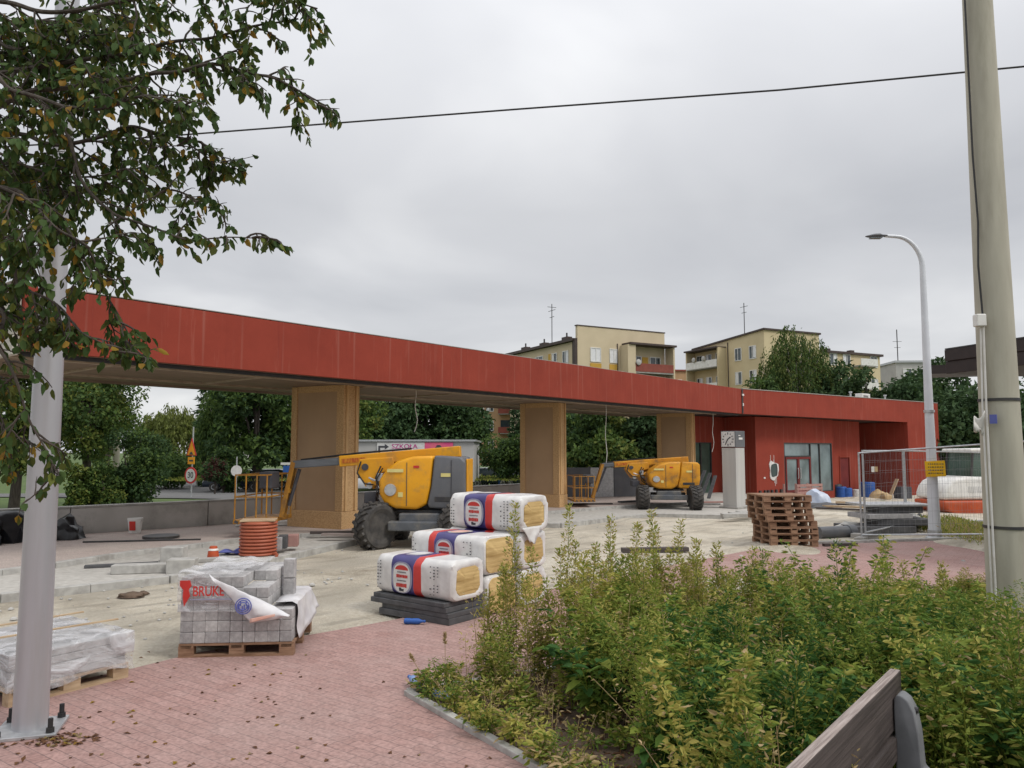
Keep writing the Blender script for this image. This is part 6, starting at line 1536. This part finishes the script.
# ---------------------------------------------------------------- weeds in the planter
wrs = np.random.default_rng(11)
def inplanter(x, y, mrg=.06):
    # left/front boundary pl1, rear boundary pl2
    def side(a, b): return (b.x-a.x)*(y-a.y)-(b.y-a.y)*(x-a.x)
    if y > apex.y: pass
    chain1 = [apex]+pl1
    for a, b in zip(chain1, chain1[1:]):
        if b.y <= y <= a.y:
            xb = a.x+(b.x-a.x)*(y-a.y)/(b.y-a.y)
            if x < xb+mrg*1.6: return False
    chain2 = [apex]+pl2
    for a, b in zip(chain2, chain2[1:]):
        if a.x <= x <= b.x:
            yb = a.y+(b.y-a.y)*(x-a.x)/(b.x-a.x)
            return y < yb-mrg
    return False
STEM = MB(); WL = Leaves(6); WM = ['wdeep', 'wdark', 'wmid', 'wyel', 'wdry', 'litter']
def weed(x, y, h, kind, LVs, ST, rs, tint=None):
    def pick(ch, k, p):
        a = rs.choice(ch, k, p=p)
        return a if tint is None else np.where(rs.random(k) < .62, tint, a)
    n_st = {'spike': 1, 'bush': rs.integers(2, 5), 'broad': rs.integers(2, 4), 'dry': rs.integers(2, 5), 'feather': rs.integers(2, 4)}[kind]
    for _ in range(n_st):
        lean = rs.normal(size=2)*(.05 if kind == 'spike' else .26)
        ns = 6; tt = np.linspace(0, 1, ns)
        px_ = x+rs.normal()*.02+lean[0]*h*tt**1.5; py_ = y+rs.normal()*.02+lean[1]*h*tt**1.5; pz_ = .05+h*tt*rs.uniform(.85, 1)
        path = np.stack([px_, py_, pz_], 1)
        ST.tube(path.tolist(), list(np.linspace(.006 if kind != 'dry' else .004, .002, ns)), 4, 1 if kind == 'dry' else 0, cap=False)
        if kind == 'spike': k = int(330*h)
        elif kind == 'bush': k = int(150*h)
        elif kind == 'broad': k = int(22*h)+5
        elif kind == 'feather': k = int(300*h)
        else: k = int(55*h)
        f = rs.uniform(.12, 1, k) if kind != 'broad' else rs.uniform(.25, 1, k)
        base = np.stack([np.interp(f, tt, path[:, i]) for i in range(3)], 1)
        a = rs.uniform(0, 2*math.pi, k)
        if kind == 'spike':
            # short upright side branches clothed in small leaves and seed clumps
            br_l = .17*(1-f)**.8+.03; g_ = rs.uniform(0, 1, k)
            off = np.stack([np.cos(a)*br_l*g_*.7, np.sin(a)*br_l*g_*.7, br_l*g_*1.1], 1)
            d = np.stack([np.cos(a), np.sin(a), .7+0*a], 1)+rs.normal(size=(k, 3))*.3
            LVs.add(base+off, d, rs.uniform(.018, .048, k), rs.uniform(.008, .018, k), pick([2, 3, 4], k, [.30, .55, .15]))
        elif kind == 'bush':
            off = np.stack([np.cos(a), np.sin(a), .3+0*a], 1)*(.10*(1-f)+.02)[:, None]*rs.uniform(0, 1, (k, 1))
            d = np.stack([np.cos(a), np.sin(a), rs.uniform(-.4, .5, k)], 1)
            LVs.add(base+off, d, rs.uniform(.028, .075, k), rs.uniform(.012, .028, k), pick([1, 2, 3, 4], k, [.26, .38, .29, .07]), fold=.3)
        elif kind == 'broad':
            d = np.stack([np.cos(a), np.sin(a), rs.uniform(-.35, .35, k)], 1)
            LVs.add(base, d, rs.uniform(.07, .16, k), rs.uniform(.045, .09, k), rs.choice([0, 1, 2], k, p=[.5, .38, .12]), fold=.2, nrm=np.array([0, 0, 2.0]))
        elif kind == 'feather':
            br_l = .16*(1-f)+.03; g_ = rs.uniform(0, 1, k)
            off = np.stack([np.cos(a)*br_l*g_, np.sin(a)*br_l*g_, br_l*g_*.4], 1)
            d = np.stack([np.cos(a), np.sin(a), rs.uniform(-.5, .6, k)], 1)+rs.normal(size=(k, 3))*.4
            LVs.add(base+off, d, rs.uniform(.015, .045, k), rs.uniform(.005, .011, k), pick([1, 2, 3], k, [.35, .42, .23]))
        else:
            br_l = .07+0*f; g_ = rs.uniform(0, 1, k)
            off = np.stack([np.cos(a)*br_l*g_, np.sin(a)*br_l*g_, br_l*g_*.8], 1)
            d = np.stack([np.cos(a), np.sin(a), .4+0*a], 1)+rs.normal(size=(k, 3))*.4
            LVs.add(base+off, d, rs.uniform(.02, .05, k), rs.uniform(.006, .016, k), rs.choice([3, 4], k, p=[.4, .6]))
def wh(x, y):
    """local height of the weed mass (m)"""
    e = min(1, max(0, (x-apex.x-.2)/1.1))*(1-.60*sstep(2.8, 4.9, x)*sstep(5.5, 7.8, y))
    return (.24+.66*e)*(1+.28*mn.noise((x*.9, y*.9, 5)))+.10*mn.noise((x*2.6, y*2.6, 1))
cnt = 0
for i in range(12000):
    if cnt > 2100: break
    x = wrs.uniform(-.9, 7.6); y = wrs.uniform(1.6, 11.3)
    if not inplanter(x, y): continue
    if abs((x-Q.x)) < .3 and abs(y-Q.y) < .3: continue
    # bench seat footprint stays clear
    lx = (x-B.x)*bd_.x+(y-B.y)*bd_.y; ly = -(x-B.x)*bd_.y+(y-B.y)*bd_.x
    if -2.4 < lx < .22 and -1.1 < ly < .26: continue
    d_edge = (x-apex.x)*.7-(y-apex.y)*-.2
    bare = mn.noise((x*1.1+3, y*1.1, 2))
    nearleft = (x < .78 and y < 6.35)
    if nearleft and (bare > -.35 or wrs.random() < .6) and not (x > .55 and y > 5.6): 
        if wrs.random() < .88: continue
        h = wrs.uniform(.1, .25); kind = wrs.choice(['bush', 'dry'])
    else:
        h = max(.15, wh(x, y)*wrs.uniform(.65, 1.15)*(1-.20*sstep(1.2, 2.6, x)*sstep(6.2, 7.6, y)))
        zone = mn.noise((x*.7, y*.7, 9))
        yl = 1 if (y > 6.2 and x < 2.8) else 0
        pk = np.array([.08+.16*yl, .30, .20-.15*yl, .06+.17*yl, .36-.1*yl]) ; pk[2] += max(0, zone)*.25; pk /= pk.sum()
        kind = wrs.choice(['spike', 'bush', 'broad', 'dry', 'feather'], p=pk)
        if x < .25:
            if wrs.random() < .45: continue
            kind = wrs.choice(['dry', 'spike', 'feather'], p=[.5, .25, .25])
        if kind == 'spike': h *= 1.18
        if kind == 'broad': h *= .8
    tz = mn.noise((x*1.3+7, y*1.3, 4))+.25*wrs.normal()
    tz += .5*sstep(5.6, 7.2, y)*(1-sstep(1.0, 2.6, x))-.46*(1-sstep(5.6, 7.4, y))*sstep(.4, 1.2, x)+.02
    hz_ = mn.noise((x*1.9, y*1.9, 11))
    if hz_ < -.22 and not nearleft: h *= .55                      # hollows in the mass
    tint = 0 if tz < -.45 else 1 if tz < -.15 else 2 if tz < .22 else 3 if tz < .75 else 4
    weed(x, y, h, kind, WL, STEM, wrs, tint); cnt += 1
for i in range(260):   # dry tangle near the tip
    x = wrs.uniform(-.75, .9); y = wrs.uniform(5.3, 7.0)
    if inplanter(x, y, .02) and wrs.random() < .32: weed(x, y, wrs.uniform(.08, .28) if y < 6.5 else wrs.uniform(.2, .5), wrs.choice(['dry', 'bush'], p=[.6, .4]), WL, STEM, wrs)
for i in range(46):    # tufts spilling over the planter kerb
    f_ = wrs.uniform(0, 1.9); a_, b_ = (apex, pl1[0]) if f_ < 1 else (pl1[0], pl1[1]); f_ %= 1
    x = a_.x+(b_.x-a_.x)*f_+wrs.uniform(.0, .10); y = a_.y+(b_.y-a_.y)*f_+wrs.uniform(.0, .06)
    if mn.noise((x*3, y*3, 6)) > -.1: weed(x, y, wrs.uniform(.10, .28), wrs.choice(['bush', 'feather', 'dry'], p=[.5, .25, .25]), WL, STEM, wrs, wrs.choice([1, 2, 3, 4]))
# dead leaves on the soil
n = 2600; q = []
while len(q) < n:
    x = wrs.uniform(-.8, 3); y = wrs.uniform(4, 7)
    if inplanter(x, y): q.append((x, y, .055+wrs.uniform(0, .02)))
WL.add(np.array(q), np.concatenate([wrs.normal(size=(n, 2)), wrs.normal(size=(n, 1))*.15], 1), wrs.uniform(.03, .09, n), wrs.uniform(.008, .03, n), wrs.choice([4, 5], n, p=[.25, .75]), nrm=np.array([0, 0, 3.0]))
for i in range(len(STEM.m)): STEM.m[i] = 2 if STEM.m[i] == 0 else 4
tag(WL.build('weed_patch', WM, extra=STEM), kind='stuff')
# tall single weeds that stand out against the sand
TW = ((511, 500, 7.0), (566, 505, 7.3), (605, 516, 7.2), (628, 508, 7.4), (656, 506, 7.5), (668, 520, 7.45), (690, 528, 7.6), (722, 536, 7.8), (741, 541, 8.0), (775, 550, 8.0), (808, 560, 7.6), (840, 535, 7.3), (868, 545, 7.7), (893, 532, 8.0), (905, 556, 8.2), (945, 560, 8.2), (588, 530, 6.9), (540, 545, 6.9), (640, 545, 6.9), (700, 552, 7.2), (480, 585, 7.0), (500, 560, 7.15))
TL = ['tall seeding weed left of all, beside the wrapped packs', 'tall yellow green weed spike in front of the middle pier', 'shorter weed spike left of the paired tall spikes', 'tall weed spike below the smaller lift basket', 'tallest weed spike below the smaller lift boom', 'weed spike just right of the tallest spike', 'weed spike below the smaller lift right wheel', 'thin weed spike left of the clock pillar foot', 'weed spike below the clock pillar', 'weed spike left of the pallet stack foot',
      'weed spike below the pallet stack', 'leafy weed rising right of the pallet stack', 'short leafy weed below the grey pipe', 'bright bushy weed before the fence posts', 'weed spike below the grey slab pile', 'weed spike left of the concrete pole', 'low seeding weed before the middle pier spikes', 'low weed spike right of the wrapped packs', 'low weed below the paired tall spikes', 'low dense weed in the middle of the far edge', 'dry weed hiding the lower wrapped packs', 'yellowish weed between packs and middle pier']
for k, ((u, v, Y), lab) in enumerate(zip(TW, TL)):
    c = atY(u, v, Y); lv = Leaves(6); st = MB(); rs_ = np.random.default_rng(100+k)
    kind = 'spike' if k not in (11, 12, 13, 20) else ('bush' if k != 20 else 'dry')
    weed(0, 0, c.z-.05, kind, lv, st, rs_)
    if kind == 'spike':
        for q in range(3): weed(rs_.normal()*.05, rs_.normal()*.05, (c.z-.05)*rs_.uniform(.6, .9), 'spike', lv, st, rs_)
    t = thing('tall_weed', lab, 'weed', (c.x, Y, 0), 0, 'tall weeds along the planter')
    lv.build('foliage', WM, t); st.build('stem', ['mid_stem', 'dry_stem'], t)
# grasses leaning over the planter tip
for k, (u, v, top, lab) in enumerate(((445, 690, 633, 'single dry grass stalk at the planter tip'), (422, 690, 655, 'bent dry grass stalk left of the planter tip'))):
    p = at(u, v, .05); c = atY(u+(-12 if k else 0), top, p.y); t = thing('grass_stalk', lab, 'grass stalk', (p.x, p.y, .04), 0, 'dry stalks at the planter tip')
    pts = [Vector((0, 0, 0)), Vector(((c.x-p.x)*.3, 0, (c.z-.05)*.6)), Vector((c.x-p.x, 0, c.z-.05))]
    MB().tube(smooth_path(pts, 6), .003, 4).build('stem', 'dry_stem', t)
    lv = Leaves(); n = 60; f = np.random.default_rng(k).uniform(.55, 1, n)[:, None]; base = np.array(pts[1])*(1-f)+np.array(pts[2])*f
    lv.add(base, np.random.default_rng(k).normal(size=(n, 3))*.5+np.array([0, 0, 1.0]), .035, .010, 4); lv.build('seed_head', WM, t)
for k, (u, v) in enumerate(((560, 735), (515, 758))):
    pass
# rough grass tufts by the roller and along the lawn
RG = Leaves(); n = 9000
x = wrs.uniform(10.3, 13.8, n); y = wrs.uniform(18.4, 20.8, n); hgt = .08+.20*np.clip(np.sin(x*2.1)*np.cos(y*1.7)+.4, 0, 1)
z = wrs.uniform(0, 1, n)*hgt
RG.add(np.stack([x, y, z], 1), wrs.normal(size=(n, 3))*.5+np.array([0, 0, .8]), wrs.uniform(.06, .16, n), wrs.uniform(.012, .03, n), wrs.choice([1, 2, 3, 4], n, p=[.15, .3, .35, .2]))
x = wrs.uniform(6.5, 9.5, n); y = wrs.uniform(12.3, 14.5, n); m_ = y > 0
RG.add(np.stack([x+3.2, y+3.6, wrs.uniform(0, .35, n)], 1)[:2500], (wrs.normal(size=(n, 3))*.5+np.array([0, 0, .8]))[:2500], .12, .02, wrs.choice([2, 3, 4], 2500))
tag(RG.build('rough_grass', WM), kind='stuff')
LG = Leaves(); n = 14000
x = wrs.uniform(-24, 2, n); y = wrs.uniform(50, 75, n); 
LG.add(np.stack([x, y, 0*x+.02], 1), wrs.normal(size=(n, 3))*.35+np.array([0, 0, 1]), wrs.uniform(.08, .22, n), .05, wrs.choice([2, 2, 3], n))
tag(LG.build('lawn_grass', WM), kind='stuff')
# fallen leaves on the red paving
FL = Leaves(); n = 130; pts = []
while len(pts) < n:
    u = wrs.uniform(-20, 560)**1; v = wrs.uniform(650, 775)
    p = at(u, v, .04)
    if wrs.random() < (.25+.75*(u < 330)) and not inplanter(p.x, p.y): pts.append((p.x, p.y, .038))
for k in range(110): a = wrs.normal(size=2)*.13; pts.append((P.x+.32+a[0], P.y-.18+a[1]*.6, .040))
n = len(pts)
FL.add(np.array(pts), np.concatenate([wrs.normal(size=(n, 2)), .08*wrs.normal(size=(n, 1))], 1), wrs.uniform(.03, .065, n), wrs.uniform(.02, .038, n), wrs.choice([0, 1, 2], n, p=[.72, .12, .16]), nrm=np.array([0, 0, 4.0]))
tag(FL.build('fallen_leaves', ['litter', 'treeyel', 'dry']), kind='stuff')

# loose stones on the sand
st = MB(); rs9 = random.Random(9)
for i in range(900):
    u, v = rs9.uniform(-20, 1000), 505+140*rs9.random()**1.5
    p = at(u, v, 0)
    if p.y > 30 or p.y < 7.0: continue
    # keep off paving and platforms: only where the sand lies open
    if v > 600-u*.035 and u > 300: continue
    if v < 600-.155*u and u < 430: continue
    if u >= 430 and v < 527: continue
    if v > 690-.115*u+0 and u > 200: continue
    s_ = rs9.uniform(.008, .03)*(1 if rs9.random() < .9 else 1.8)
    st.lathe([(s_*.3, -s_*.2), (s_*1.0, s_*.2), (s_*.8, s_*.6), (s_*.25, s_*.85)], 6, (p.x, p.y, .014))
tag(st.build('loose_stones', 'kerbstone'), kind='stuff')
# ================================================================ WORLD, SUN, CAMERA
w = bpy.data.worlds.new('World'); SC.world = w; w.use_nodes = True
nt = w.node_tree; bg = nt.nodes['Background']
sky = N(nt, 'ShaderNodeTexSky', sky_type='NISHITA'); sky.sun_disc = False
SUN_EL, SUN_AZ = R(50), R(122)      # azimuth clockwise from +Y
sky.sun_elevation = SUN_EL; sky.sun_rotation = SUN_AZ
tc = N(nt, 'ShaderNodeTexCoord'); sp = N(nt, 'ShaderNodeSeparateXYZ'); nt.links.new(tc.outputs['Generated'], sp.inputs[0])
zz = N(nt, 'ShaderNodeMath', operation='MAXIMUM'); nt.links.new(sp.outputs[2], zz.inputs[0]); zz.inputs[1].default_value = .0
za = N(nt, 'ShaderNodeMath', operation='ADD'); nt.links.new(zz.outputs[0], za.inputs[0]); za.inputs[1].default_value = .16
dx = N(nt, 'ShaderNodeMath', operation='DIVIDE'); dy = N(nt, 'ShaderNodeMath', operation='DIVIDE')
for d, i in ((dx, 0), (dy, 1)): nt.links.new(sp.outputs[i], d.inputs[0]); nt.links.new(za.outputs[0], d.inputs[1])
cb = N(nt, 'ShaderNodeCombineXYZ'); nt.links.new(dx.outputs[0], cb.inputs[0]); nt.links.new(dy.outputs[0], cb.inputs[1])
n1 = N(nt, 'ShaderNodeTexNoise', Scale=.85, Detail=5, Roughness=.46, Distortion=.4); nt.links.new(cb.outputs[0], n1.inputs[0])
cl = ramp(nt, n1.outputs[0], [(.30, (4.0, 4.07, 4.28)), (.52, (4.95, 5.0, 5.16)), (.70, (6.3, 6.32, 6.38))])
gr = N(nt, 'ShaderNodeMapRange'); gr.inputs[1].default_value = .30; gr.inputs[2].default_value = 1.0; gr.inputs[3].default_value = 1.0; gr.inputs[4].default_value = 2.2
nt.links.new(sp.outputs[2], gr.inputs[0])          # an overcast sky is brightest overhead
vm = N(nt, 'ShaderNodeVectorMath', operation='SCALE'); nt.links.new(cl, vm.inputs[0]); nt.links.new(gr.outputs[0], vm.inputs['Scale'])
mixed = mixc(nt, .94, sky.outputs[0], vm.outputs[0])
nt.links.new(mixed, bg.inputs[0]); bg.inputs[1].default_value = .1
ld = bpy.data.lights.new('sun', 'SUN'); ld.energy = 1.15; ld.angle = R(14); ld.color = (1, .96, .9)
lo = bpy.data.objects.new('sun', ld); COL.objects.link(lo)
dirn = Vector((math.sin(SUN_AZ)*math.cos(SUN_EL), math.cos(SUN_AZ)*math.cos(SUN_EL), math.sin(SUN_EL)))
lo.rotation_euler = dirn.to_track_quat('Z', 'Y').to_euler(); lo.location = (20, -5, 40)
cd = bpy.data.cameras.new('camera'); cd.sensor_width = 36; cd.lens = 36*FPX/1024; cd.clip_end = 3000; cd.clip_start = .05
co = bpy.data.objects.new('camera', cd); COL.objects.link(co); co.location = (0, 0, EYE); co.rotation_euler = (math.pi/2+PITCH, 0, 0); SC.camera = co
vs = SC.view_settings; SC.display_settings.display_device = 'sRGB'
vs.view_transform = 'Standard'; vs.look = 'None'; vs.exposure = .44; vs.gamma = 1; vs.use_curve_mapping = False
SC.cycles.use_denoising = True; SC.cycles.max_bounces = 6; SC.cycles.transparent_max_bounces = 12
